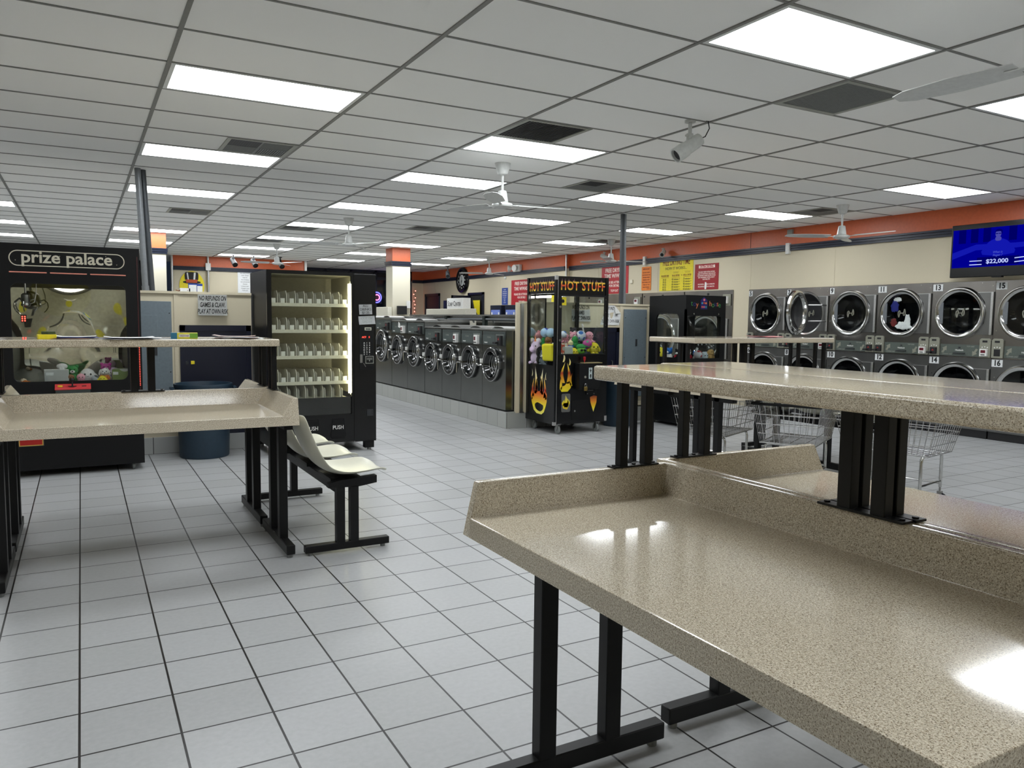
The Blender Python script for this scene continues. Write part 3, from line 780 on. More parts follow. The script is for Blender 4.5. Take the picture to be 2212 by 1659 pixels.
tb_ = G().cyl((.852, .055, .62), .011, 1.15, seg=12).add('lamp_tube', M_TUBE, vm, label='glowing yellow-white upright lamp tube')
G().box(.868, .882, .03, .08, .60, 1.80).add('lamp_reflector', M_WHITE, vm)
M_SHELFW = mat('shelf_cream', s2l(214, 208, 186), .45)
M_CLEARP = mat('clear_plastic_divider', s2l(222, 219, 204), .25)
M_CARD = mat('price_card', s2l(226, 224, 212), .6)
shz = [1.555, 1.284, 1.016, .748, .575]
for zi, z in enumerate(shz):
    g = G(); g.box(.04, .838, .07, .64, z-.012, z); g.box(.04, .838, .062, .072, z-.03, z+.004)
    if zi < 4: g.prism([(.10, z-.03), (.60, z-.012), (.10, z-.012)], .826, .838, 'x')
    sh = g.add('shelf', M_SHELFW, vm)
    n = 8
    base = None
    for k in range(n):
        x = .122+k*.0915
        if base is None:
            base = G().prism([(.085, z), (.085, z+.085), (.125, z+.128), (.60, z+.118), (.60, z)], x-.0035, x+.0035, 'x').box(x+.012, x+.015, .08, .16, z, z+.105).box(x+.022, x+.024, .078, .13, z, z+.09).add('divider', M_CLEARP, sh)
        else:
            c = base.copy(); C.objects.link(c); c.parent = sh; c.location = (k*.0915, 0, 0)
    if zi < 4:
        cb = None
        for k in range(9):
            if cb is None: cb = G().box(.058, .100, .074, .077, z+.002, z+.05).add('price_card', M_CARD, sh)
            else:
                c = cb.copy(); C.objects.link(c); c.parent = sh; c.location = (k*.0915, 0, 0)
# control column
G().box(.945, 1.10, -.006, 0, .865, 1.33, bev=.003, seg=1).add('control_panel', M_BLACKM, vm)
G().box(1.002, 1.076, -.010, -.006, 1.284, 1.316, bev=.002, seg=1).add('bill_slot', mat('bill_slot_cream', s2l(206, 206, 190), .4), vm)
G().box(1.012, 1.066, -.0112, -.0098, 1.292, 1.305).add('bill_slot_print', M_PANELG, vm)
text('ACT    5', M_REDTXT, vm, (1.015, -.0075, 1.212), size=.024, bold=.01, name='red_display')
rows_ = ['A12', 'B34', 'C56', 'D78', 'E90', 'F*-']
for i, rw in enumerate(rows_):
    for j, ch in enumerate(rw):
        text(ch, M_WPLAST, vm, (.997+j*.029, -.007, 1.15-i*.0245), size=.023, bold=.02, name='key')
G().box(.950, .978, -.010, -.006, .94, 1.03, bev=.002, seg=1).cyl((.964, -.014, .985), .008, .005, 'y', 12, 0).add('coin_insert', M_STEEL, vm)
G().prism([(.985, .935), (1.008, .897), (1.014, .901), (.991, .939)], -.014, -.006, 'y').add('return_lever', M_STEEL, vm)
g = G().plate_hole((1.010, 1.10, .932, 1.012), rrect(1.016, 1.094, .938, 1.006, .004, 2), -.010, -.006); g.box(1.025, 1.085, -.009, -.006, .985, .992); g.box(1.025, 1.085, -.009, -.006, .972, .977); g.box(1.05, 1.058, -.009, -.006, .955, .972)
g.add('card_reader', M_KEYG, vm)
g = G().plate_hole((1.025, 1.095, .372, .44), rrect(1.034, 1.086, .381, .431, .004, 2), -.008, 0); g.box(1.034, 1.086, -.001, .002, .381, .431)
g.add('coin_return', M_DGRILLE, vm)
for i, x in enumerate((.17, .44, .71)):
    f = G().prism([(x-.075, .19), (x-.06, .16), (x+.06, .16), (x+.075, .19), (x+.055, .345), (x-.055, .345)], -.010, -.002, 'y').prism([(x-.09, .18), (x-.07, .145), (x+.07, .145), (x+.09, .18), (x+.065, .36), (x-.065, .36)], -.003, 0, 'y').add('delivery_flap', M_BLACKM, vm)
    text('PUSH', M_WPLAST, f, (x, -.0108, .265), size=.058, bold=.004, sx=.86)
G().box(.9, 1.128, -.001, .03, ZB-.005, ZB+.0).add('base_strip', M_BLACK, vm)
for x, y in ((.06, .06), (1.05, .06), (.06, .76), (1.05, .76)):
    lg = G().box(x-.035, x+.065, y-.03, y+.05, .022, ZB).add('leg', M_BLACK, vm)
    G().cyl((x+.02, y, 0), .022, .023, seg=14).add('foot', M_STEEL, lg)
# notes taped to the machine
def note(label, loc, w_, h_, lines, rot, m=None, tm=M_INK, size=.03, bold=0., shear=0., sx=1., curl=.006, line=1., name='paper_notice', cat='notice', thick=.0015, dy=0.):
    t = thing(name, label, cat, loc, rot=rot)
    N = 6; g = G(); rows = []
    for i in range(N+1):
        y = (i/N-.5)*h_
        rows.append([g.bm.verts.new((x*w_/2, y, curl*(1-i/N)**2*(1+.4*x*x))) for x in (-1, -.5, 0, .5, 1)])
    fs = []
    for a, b in zip(rows, rows[1:]):
        for j in range(4): fs.append(g.bm.faces.new((a[j], a[j+1], b[j+1], b[j])))
    bmesh.ops.solidify(g.bm, geom=fs, thickness=-thick)
    g.add('sheet', m or M_PAPER, t)
    if lines:
        me = text_mesh(lines, size=size, bold=bold, shear=shear, sx=sx, ext=.0004, line=line)
        me.materials.append(tm)
        for v in me.vertices:
            f = (v.co.y+dy)/h_+.5
            v.co.z += curl*max(0, 1-f)**2*1.3+.0022
        o = bpy.data.objects.new('lettering', me); C.objects.link(o); o.parent = t; o.location = (0, dy, 0)
    return t
FY = (PI/2, 0, 0); FX = (PI/2, 0, -PI/2)
note('white handwritten price note taped high on the drinks vending machine', (2.636, 7.948, 1.505), .142, .105, 'ALL\nDRINKS\n$1.25', (PI/2, R(-2), 0), tm=mat('grey_pen', s2l(70, 72, 74), .6), size=.036, curl=.004)
note('faded white note below the price note on the drinks vending machine', (2.648, 7.945, 1.392), .178, .088, 'OUT OF\nORDER', (PI/2, R(-3), 0), tm=mat('pale_pen', s2l(196, 202, 198), .6), size=.034, curl=.012)

# --- prize claw machine
pm = thing('claw_machine', 'big black prize claw machine with lettered header, red light strips and mirrored inside', 'claw machine', (-.63, 7.82, 0), group='claw machines')
W, D, ZB, ZT = 1.108, .76, .06, 2.012
wx0, wx1, wz0, wz1 = .115, .99, .832, 1.675
g = G(); g.plate_hole((0, W, .70, 1.775), rrect(wx0, wx1, wz0, wz1, .05, 6), 0, .03)
g.box(0, W, 0, .03, ZB, .70); g.box(0, W, 0, .03, 1.775, ZT); g.box(0, .03, .03, D, ZB, ZT); g.box(W-.03, W, .03, D, ZB, ZT); g.box(.03, W-.03, D-.03, D, ZB, ZT); g.box(.03, W-.03, .03, D-.03, ZT-.03, ZT); g.box(.03, W-.03, .03, D-.03, ZB, ZB+.03)
g.add('cabinet', M_BLACKM, pm)
G().box(wx0-.015, wx1+.015, .018, .023, wz0-.015, wz1+.015).add('window_pane', M_GLASS, pm)
g = G(); g.box(.03, W-.03, .03, D-.03, .78, .80); g.box(.03, .05, .03, D-.03, .80, 1.75); g.box(W-.05, W-.03, .03, D-.03, .8, 1.75); g.box(.03, W-.03, .03, D-.03, 1.74, 1.76)
g.add('interior_liner', M_PANELG, pm)
# mirrored back, slightly wavy
g = G(); N = 16; vv = []
for i in range(N+1):
    row = []
    for j in range(N+1):
        x = .05+(W-.10)*i/N; z = .80+.86*j/N
        row.append(g.bm.verts.new((x, D-.05-.012*math.sin(i*.55+.4)*math.sin(j*.36)-.02*((i/N-.5)**2), z)))
    vv.append(row)
for a, b in zip(vv, vv[1:]):
    for j in range(N): g.bm.faces.new((a[j], b[j], b[j+1], a[j+1]))
mo = g.add('mirror_back', M_MIRROR, pm)
md = mo.modifiers.new('s', 'SUBSURF'); md.levels = 2; md.render_levels = 2
# header lettering and outline
g = G(); o1 = rrect(.112, .988, 1.822, 1.955, .066, 8); o2 = rrect(.120, .980, 1.830, 1.947, .058, 8)
A = [g.bm.verts.new((p[0], -.002, p[1])) for p in o1]; B = [g.bm.verts.new((p[0], -.002, p[1])) for p in o2]
for i in range(len(A)): g.bm.faces.new((A[i], A[(i+1) % len(A)], B[(i+1) % len(A)], B[i]))
g.add('header_outline', M_CREAM, pm)
text('prize palace', M_CREAM, pm, (.545, -.002, 1.897), size=.142, bold=.02, sx=1.02)
g = G()
for x, z in ((.16, 1.87), (.925, 1.86), (.485, 1.915), (.84, 1.93)):
    g.prism([(x-.006, z), (x, z-.0015), (x+.006, z), (x, z+.0015)], -.0015, -.0005, 'y').prism([(x, z-.007), (x+.0015, z), (x, z+.007), (x-.0015, z)], -.0015, -.0005, 'y')
g.add('header_stars', M_CREAM, pm)
for a, b in ((.112, .385), (.41, .688), (.714, .994)):
    G().tube([(a, -.004, 1.769), (b, -.004, 1.769)], .0055, 10).add('light_strip', M_SALMON, pm)
for x, z0, z1 in ((.02, .80, 1.10), (W-.02, .80, 1.10)):
    g = G(); g.box(x-.004, x+.004, -.003, 0, .60, 1.94, 1)
    for k in range(24): g.cyl((x, -.006, z0-.02+k*.0155), .003, .004, 'y', 8)
    g.add('led_strip', [M_LEDR, mat('red_strip', s2l(70, 18, 20), .4)], pm)
G().box(.2, .9, .04, .07, 1.715, 1.738).add('lamp', emit('prize_fill_lamp', (1., .97, .9), 3.), pm, label='unseen white strip added behind the header to brighten the inside')  # fill lamp added out of sight to brighten claw, toys and liner
# claw
cl = G().cyl((.205, .34, 1.60), .008, .14, seg=8).lathe([(.02, 1.60), (.034, 1.585), (.036, 1.53), (.03, 1.515), (.036, 1.505), (.036, 1.49), (.02, 1.478)], 18, Matrix.Translation((.205, .34, 0))).tube([(.29, .4, 1.74), (.285, .38, 1.60), (.27, .36, 1.52), (.22, .34, 1.495)], .004, 6).add('claw', M_STEEL, pm)
for k in range(3):
    a = k*2*PI/3+.4
    pts = [(.205+r*math.cos(a), .34+r*math.sin(a), z) for r, z in ((.034, 1.535), (.065, 1.55), (.092, 1.525), (.098, 1.485), (.085, 1.455), (.07, 1.44))]
    G().tube(pts, .005, 8).add('claw_finger', M_CHROME, cl)
g = G()
for i in range(2):
    for j in range(3): g.cyl((.175+i*.02, .33, 1.355+j*.018), .006, .006, 'y', 8)
g.box(.163, .207, .334, .36, 1.34, 1.41, 1); g.add('counter_display', [M_LEDR, M_INK], pm)
# control shelf
cp = G().prism([(-.09, .735), (0, .70), (0, .80), (-.09, .76)], .42, .685, 'x').add('control_shelf', M_PANELG, pm)
G().prism([(-.092, .762), (-.002, .802), (-.002, .807), (-.092, .767)], .415, .69, 'x').add('control_top', mat('red_control_top', s2l(190, 60, 62), .35), cp)
G().cyl((.455, -.045, .785), .02, .014, seg=18).add('button', mat('amber_button', s2l(246, 200, 60), .3), cp)
G().box(.62, .655, -.05, -.03, .783, .792).add('token_slot', M_INK, cp)
G().prism([(.515, -.045), (.548, -.07), (.58, -.045), (.548, -.02)], .787, .792, 'z').cyl((.548, -.045, .79), .006, .045, seg=8).ell((.548, -.045, .845), (.014, .014, .016), 12, 8).add('joystick', M_INK, cp)
g = G().box(.125, .32, -.006, 0, .27, .375, bev=.004, seg=1); g.box(.132, .313, -.0075, -.006, .277, .368, 1); g.box(.14, .305, -.009, -.0075, .285, .36, 2)
g.add('prize_door', [M_DGRILLE, mat('gold_edge', s2l(206, 170, 80), .4), mat('red_door_paint', s2l(176, 30, 22), .4)], pm)
G().box(.10, .135, -.02, 0, .70, .745, bev=.003).add('corner_latch', M_ALU, pm)
for x in (.05, 1.02):
    for y in (.04, .68): caster(pm, x, y, ZB+.012, .034)

# --- flame decorated claw machine
HOT = [(0., s2l(246, 236, 120)), (.18, s2l(250, 230, 40)), (.40, s2l(232, 120, 40)), (.52, s2l(180, 40, 36)), (.66, s2l(240, 190, 80)), (.82, s2l(246, 238, 190)), (1., s2l(60, 40, 110))]
LET = [(0., s2l(250, 240, 170)), (.16, s2l(246, 214, 60)), (.38, s2l(200, 50, 40)), (.52, s2l(226, 110, 40)), (.66, s2l(250, 210, 60)), (.8, s2l(120, 70, 80)), (1., s2l(60, 70, 130))]
hm = thing('claw_machine', 'black claw machine with flame decals full of plush toys and balls, on casters', 'claw machine', (5.08, 8.06, 0), group='claw machines')
W, D, ZB, ZT = .79, .70, .125, 1.955
g = G()
for x in (0, W-.04):
    for y in (0, D-.04): g.box(x, x+.04, y, y+.04, ZB, ZT)
g.box(.04, W-.04, 0, .02, ZB, .99); g.box(0, .02, .04, D-.04, ZB, .855); g.box(W-.02, W, .04, D-.04, ZB, .855); g.box(.04, W-.04, D-.02, D, ZB, .92)
g.box(.04, W-.04, .01, .03, 1.725, ZT); g.box(.01, .03, .04, D-.04, 1.745, ZT); g.box(W-.03, W-.01, .04, D-.04, 1.745, ZT); g.box(.04, W-.04, D-.02, D, 1.745, ZT)
g.box(.02, W-.02, .02, D-.02, ZT-.03, ZT-.002); g.box(.02, W-.02, .02, D-.02, ZB, ZB+.03); g.box(.02, W-.02, .02, D-.02, .80, .82); g.box(.17, W-.04, .03, D-.03, .82, .965)
g.add('cabinet', M_BLACKG, hm)
g = G(); g.plate_hole((.04, W-.04, .985, 1.735), rrect(.085, .775-.04, 1.0, 1.712, .006, 3), -.008, .016)
for z in (1.04, 1.2, 1.36, 1.52, 1.68): g.cyl((.755-.012, -.012, z), .006, .006, 'y', 8, 1)
fd = g.add('front_door', [M_BLACKM, M_CHROME], hm)
lockknob(fd, (.062, -.014, 1.58)); lockknob(fd, (.062, -.014, 1.17))
G().box(.07, .745, .004, .009, .99, 1.72).add('front_pane', M_GLASS, hm)
G().box(.008, .013, .04, D-.04, .855, 1.745).add('side_pane', M_GLASS, hm)
G().box(W-.013, W-.008, .04, D-.04, .855, 1.745).add('side_pane', M_GLASS, hm)
G().box(.28, W-.04, D-.013, D-.008, .92, 1.745).add('rear_pane', M_GLASS, hm)
G().box(.04, .265, D-.016, D-.008, .92, 1.745).box(.265, .285, D-.02, D-.005, .92, 1.745, 1).add('rear_mirror', [M_MIRROR, M_BLACKM], hm)
G().box(.10, .13, .06, D-.06, 1.70, 1.725).add('lamp', emit('claw_lamp', (1., 1., .95), 6.), hm, label='white lamp tube under the header')
stk = G().box(.088, .155, .0005, .0035, 1.60, 1.70).add('sticker', M_YELLOW, hm); G().cyl((.105, -.001, 1.65), .022, .0015, 'y', 16).add('sticker_mark', M_INK, stk)
G().box(.005, .0075, .05, .11, 1.64, 1.72).add('sticker', M_YELLOW, hm)
G().box(.012, W-.1, .03, .05, 1.728, 1.742).add('header_inner', M_BLACKM, hm)
G().box(-.004, .028, -.004, .028, ZT-.045, ZT+.006).add('corner_cap', M_ALU, hm)
G().box(-.006, .03, -.006, .03, ZB-.012, ZB+.03).add('corner_cap', M_ALU, hm)
G().box(W-.03, W+.005, -.005, .01, ZB+.01, ZB+.075).add('corner_cap', M_ALU, hm)
G().box(.028, .034, -.003, .002, ZB, ZT).add('edge_strip', M_ALU, hm)
LM = flame_mat('flame_lettering', LET, 1, -.075, .105)
def hot_text(parent, loc, rot, sx):
    """letters with pointed flame tips"""
    me = text_mesh('HOT STUFF', size=.148, bold=.022, sx=sx, spacing=1.12)
    bm = bmesh.new(); bm.from_mesh(me)
    xs = sorted(v.co.x for v in bm.verts)
    x0, x1 = xs[0], xs[-1]
    # flame tips above every letter
    n = 9; wlet = (x1-x0)/8.6
    for k, ch in enumerate('HOT STUFF'):
        if ch == ' ': continue
        cx = x0+wlet*(k+.48)*1.0 if k < 3 else x0+wlet*(k-.12)
        for dx, h in (((-.28, .052), (.28, .052)) if ch in 'HU' else ((-.16, .03), (0, .05), (.16, .03))):
            a = cx+dx*wlet; b = .13*wlet
            v = [bm.verts.new((a-b, .046, .0006)), bm.verts.new((a+b, .046, .0006)), bm.verts.new((a+b*.35, .046+h*.6, .0006)), bm.verts.new((a+b*.1, .046+h, .0006)), bm.verts.new((a-b*.6, .046+h*.5, .0006))]
            bm.faces.new(v)
    bm.to_mesh(me); bm.free(); me.materials.append(LM)
    o = bpy.data.objects.new('lettering', me); C.objects.link(o); o.parent = parent; o.location = loc; o.rotation_euler = rot
hot_text(hm, (W/2+.01, .008, 1.835), FY, .80)
hot_text(hm, (.008, D/2, 1.83), FX, .72)
# flame decals (thin printed vinyl), front and side
def smooth_poly(pts, n=4):
    out = []; k = len(pts)
    for i in range(k):
        p0, p1, p2, p3 = (Vector(pts[(i+d) % k]) for d in (-1, 0, 1, 2))
        for j in range(n):
            t = j/n
            out.append(tuple(.5*((2*p1)+(-p0+p2)*t+(2*p0-5*p1+4*p2-p3)*t*t+(-p0+3*p1-3*p2+p3)*t**3)))
    return out
def decal(name, polys, parent, loc, rot, m):
    g = G()
    for poly in polys:
        vs = [g.bm.verts.new((p[0], p[1], 0)) for p in poly]
        es = [g.bm.edges.new((vs[i], vs[(i+1) % len(vs)])) for i in range(len(vs))]
        bmesh.ops.triangle_fill(g.bm, use_beauty=True, edges=es, normal=(0, 0, 1))
    return g.add(name, m, parent, loc, rot)
def tongue(x, y0, h, w_, bend=.0):
    L = []; Rr_ = []
    for i in range(7):
        f = i/6; ww = w_*(1-f)**.8*(.75+.5*math.sin(f*PI)); cx = x+bend*math.sin(f*PI*1.2)
        L.append((cx-ww/2, y0+h*f)); Rr_.append((cx+ww/2, y0+h*f))
    return L+Rr_[::-1][1:]
side = [[(-.13, .20), (-.10, .13), (-.04, .09), (.06, .085), (.11, .12), (.145, .20), (.165, .26), (.155, .33), (.12, .37), (.07, .385), (.0, .375), (-.06, .385), (-.11, .36), (-.145, .31), (-.15, .25)]]
hole = [(-.075, .20), (-.05, .145), (.03, .12), (.085, .15), (.095, .20), (.06, .215), (.02, .225), (-.03, .23)]
M_FL = flame_mat('flame_print_side', HOT, 1, .08, .70)
M_FL2 = flame_mat('flame_print_front', [(0., s2l(250, 226, 40)), (.3, s2l(240, 170, 40)), (.48, s2l(170, 36, 30)), (.62, s2l(250, 222, 60)), (1., s2l(244, 236, 200))], 1, .05, .50)
side = [[(a*1.2, b_) for a, b_ in side[0]]]
hole = [(a*1.2, b_) for a, b_ in hole]
dec = side + [tongue(-.135, .30, .24, .05, -.02), tongue(-.085, .34, .36, .065, .02), tongue(-.05, .36, .20, .05, -.015), tongue(.05, .36, .22, .055, .02), tongue(.085, .34, .34, .065, -.02), tongue(.135, .30, .26, .055, .02), tongue(.165, .28, .14, .04, .02), tongue(-.165, .26, .16, .04, -.015), tongue(-.17, .56, .10, .016, .01), tongue(.17, .53, .10, .016, -.01)]
d_ = decal('flame_decal', dec, hm, (-.0012, D/2+.02, .135), FX, M_FL)
decal('flame_decal_hole', [smooth_poly(hole, 3)], hm, (-.0020, D/2+.02, .135), FX, M_BLACKG)
fr = [[(-.06, .03), (.03, .03), (.075, .075), (.085, .12), (.06, .16), (.02, .15), (-.01, .11), (-.04, .10), (-.07, .09), (-.08, .06)], tongue(-.07, .06, .17, .04, .0), tongue(-.03, .14, .26, .05, -.03), tongue(.03, .13, .26, .05, .02), tongue(.085, .10, .16, .035, -.015), tongue(-.04, .40, .13, .03, .015), tongue(.05, .36, .09, .026, .01)]
decal('flame_decal', fr, hm, (.165, -.0012, .50), FY, M_FL2)
sp = G().prism(rrect(.105, .235, .275, .505, .018, 4), -.005, 0, 'y').add('steel_plate', M_STEEL, hm)
decal('flame_decal', [tongue(0, .03, .15, .075, .01), tongue(-.03, .05, .08, .05, -.01), tongue(.03, .06, .08, .045, .01), [(-.045, .02), (.02, .0), (.045, .05), (.03, .085), (-.03, .085), (-.05, .055)]], sp, (.17, -.0062, .305), FY, flame_mat('flame_print_plate', [(0., s2l(232, 196, 50)), (.5, s2l(250, 226, 40)), (1., s2l(236, 220, 120))], 1, 0, .18))
decal('flame_decal', [[(.0, .0), (.045, .12), (.05, .2), (.0, .21), (-.055, .19), (-.045, .12)]], hm, (.59, -.0012, .26), FY, flame_mat('flame_print_low', [(0., s2l(250, 236, 120)), (.3, s2l(252, 220, 40)), (.65, s2l(236, 140, 40)), (1., s2l(130, 40, 30))], 1, 0, .21))
# control box with ball-top stick, coin door, padlock
cb = G().box(.30, .62, -.10, 0, .56, .885, bev=.006).add('control_box', M_BLACKM, hm)
G().box(.36, .635, -.112, -.02, .885, .893).add('control_trim', mat('brass_edge', s2l(206, 190, 140), .3, .6), cb)
G().cyl((.40, -.06, .89), .005, .03, seg=8).lathe([(.008, .915), (.015, .925), (.017, .955), (.015, .965), (0, .97)], 14, Matrix.Translation((.40, -.06, 0))).add('joystick', mat('red_knob', s2l(160, 24, 34), .25), cb)
lockknob(cb, (.385, -.108, .715))
t_ = G().box(.44, .49, -.104, -.1, .69, .83).add('sticker', mat('pale_sticker', s2l(200, 214, 214), .5), cb)
g = G()
for p in ([(.45, .79), (.48, .79), (.48, .80), (.45, .80)], [(.46, .77), (.47, .77), (.47, .82), (.46, .82)], [(.462, .70), (.472, .70), (.476, .75), (.458, .75)], [(.45, .722), (.48, .722), (.48, .73), (.45, .73)]): g.prism(p, -.1052, -.104, 'y')
g.add('sticker_mark', M_INK, t_)
pdk = G().box(.365, .408, -.128, -.106, .545, .595, bev=.003, seg=1).add('padlock', mat('brass', s2l(150, 126, 70), .35, .8), hm)
G().tube([(.374, -.117, .595), (.374, -.117, .62), (.38, -.117, .634), (.393, -.117, .634), (.399, -.117, .62), (.399, -.117, .595)], .0045, 8).add('shackle', M_CHROME, pdk)
g = G().box(.47, .60, -.012, -.001, .48, .66, bev=.003, seg=1)
for x in (.485, .585):
    for z in (.495, .645): g.cyl((x, -.018, z), .006, .006, 'y', 8, 1)
g.box(.495, .575, -.014, -.012, .565, .570, 1); g.box(.495, .575, -.014, -.012, .535, .540, 1)
g.add('coin_door', [M_BLACKM, M_STEEL], hm)
g = G().box(.26, .52, -.006, 0, .17, .42, bev=.003, seg=1); pdoor = g.add('access_door', M_BLACKM, hm); lockknob(pdoor, (.30, -.014, .285), .014)
for x in (.08, .66):
    for y in (.02, .58): caster(hm, x, y, ZB+.005, .055)

# --- toy claw machine by the dryers
tm_ = thing('claw_machine', 'black claw machine with coloured toy lettering in front of the wall of dryers', 'claw machine', (6.99, 7.87, 0), group='claw machines')
W, D, ZB, ZT = .71, .75, .04, 1.768
g = G(); g.plate_hole((0, W, .88, 1.53), rrect(.03, .625, .925, 1.495, .02, 4), 0, .025); g.box(0, W, 0, .025, ZB, .88); g.box(0, W, 0, .025, 1.53, ZT)
g.plate_hole((.03, D-.03, .86, 1.58), rrect(.13, .60, .93, 1.53, .09, 6), 0, .025, axis='x'); g.box(0, .025, .025, D, ZB, .86); g.box(0, .025, .025, D, 1.58, ZT); g.box(0, .025, 0, .03, .86, 1.58); g.box(0, .025, D-.03, D, .86, 1.58)
g.plate_hole((.03, D-.03, .86, 1.58), rrect(.13, .60, .93, 1.53, .09, 6), W-.025, W, axis='x'); g.box(W-.025, W, .025, D, ZB, .86); g.box(W-.025, W, .025, D, 1.58, ZT); g.box(W-.025, W, D-.03, D, .86, 1.58)
g.plate_hole((.03, W-.03, .86, 1.58), rrect(.08, .62, .92, 1.52, .03, 4), D-.025, D); g.box(.025, W-.025, D-.025, D, ZB, .86); g.box(.025, W-.025, D-.025, D, 1.58, ZT)
g.box(.02, W-.02, .02, D-.02, ZT-.02, ZT-.001); g.box(.02, W-.02, .02, D-.02, .86, .88); g.box(.02, W-.02, .02, D-.02, ZB, ZB+.02)
g.add('cabinet', M_BLACKM, tm_)
G().box(.02, .635, .012, .016, .915, 1.505).add('front_pane', M_GLASS, tm_)
G().box(.010, .014, .12, .61, .92, 1.54).add('side_pane', M_GLASS, tm_)
G().box(W-.014, W-.010, .12, .61, .92, 1.54).add('side_pane', M_GLASS, tm_)
G().box(.07, .63, D-.016, D-.012, .91, 1.53).add('rear_pane', M_GLASS, tm_)
lockknob(tm_, (.135, -.012, 1.522), .012); lockknob(tm_, (.57, -.012, 1.522), .012)
cols = [(60, 150, 80), (30, 40, 120), (226, 130, 90), None, (226, 130, 90), (60, 150, 80), (30, 40, 120), (226, 120, 80), (60, 150, 80)]
for ch, x, cc, zz in (('t', .10, 0, 1.66), ('o', .148, 1, 1.655), ('y', .195, 2, 1.645), ('h', .428, 4, 1.66), ('o', .474, 5, 1.645), ('u', .515, 6, 1.66), ('s', .555, 7, 1.66), ('e', .592, 8, 1.645)):
    text(ch, mat('letter_%d' % cc, s2l(*cols[cc]), .5), tm_, (x, -.002, zz), size=.10, bold=-.004, name='lettering')
hs = G().prism([(.255, 1.585), (.372, 1.585), (.372, 1.705), (.313, 1.748), (.255, 1.705)], -.003, 0, 'y').add('house_emblem', mat('house_purple', s2l(36, 26, 110), .4), tm_)
for k, (x, z, cc) in enumerate(((.313, 1.71, (240, 130, 150)), (.28, 1.665, (70, 170, 200)), (.313, 1.668, (220, 60, 50)), (.346, 1.665, (240, 150, 60)), (.28, 1.615, (230, 110, 70)), (.313, 1.615, (236, 110, 150)), (.346, 1.615, (70, 180, 170)))):
    G().cyl((x, -.005, z), .013 if k else .017, .002, 'y', 14).add('emblem_dot', mat('dot_%d' % k, s2l(*cc), .4), hs)
G().tube([(.06, .14, 1.30), (.05, .12, 1.25), (.055, .10, 1.20), (.075, .11, 1.16)], .006, 8).tube([(.11, .14, 1.30), (.12, .12, 1.25), (.115, .10, 1.20), (.095, .11, 1.16)], .006, 8).cyl((.085, .14, 1.30), .03, .07, seg=14).cyl((.085, .14, 1.37), .006, .37, seg=8).add('claw', M_CHROME, tm_)
G().box(.05, .52, -.05, 0, .72, .80, bev=.006).add('control_shelf', M_PANELG, tm_)
G().box(.06, .26, -.006, 0, .25, .45, bev=.004).add('prize_door', M_DGRILLE, tm_)
for x in (.06, W-.06):
    for y in (.06, D-.08): G().cyl((x, y, 0), .025, ZB, seg=12).add('foot', M_STEEL, tm_)
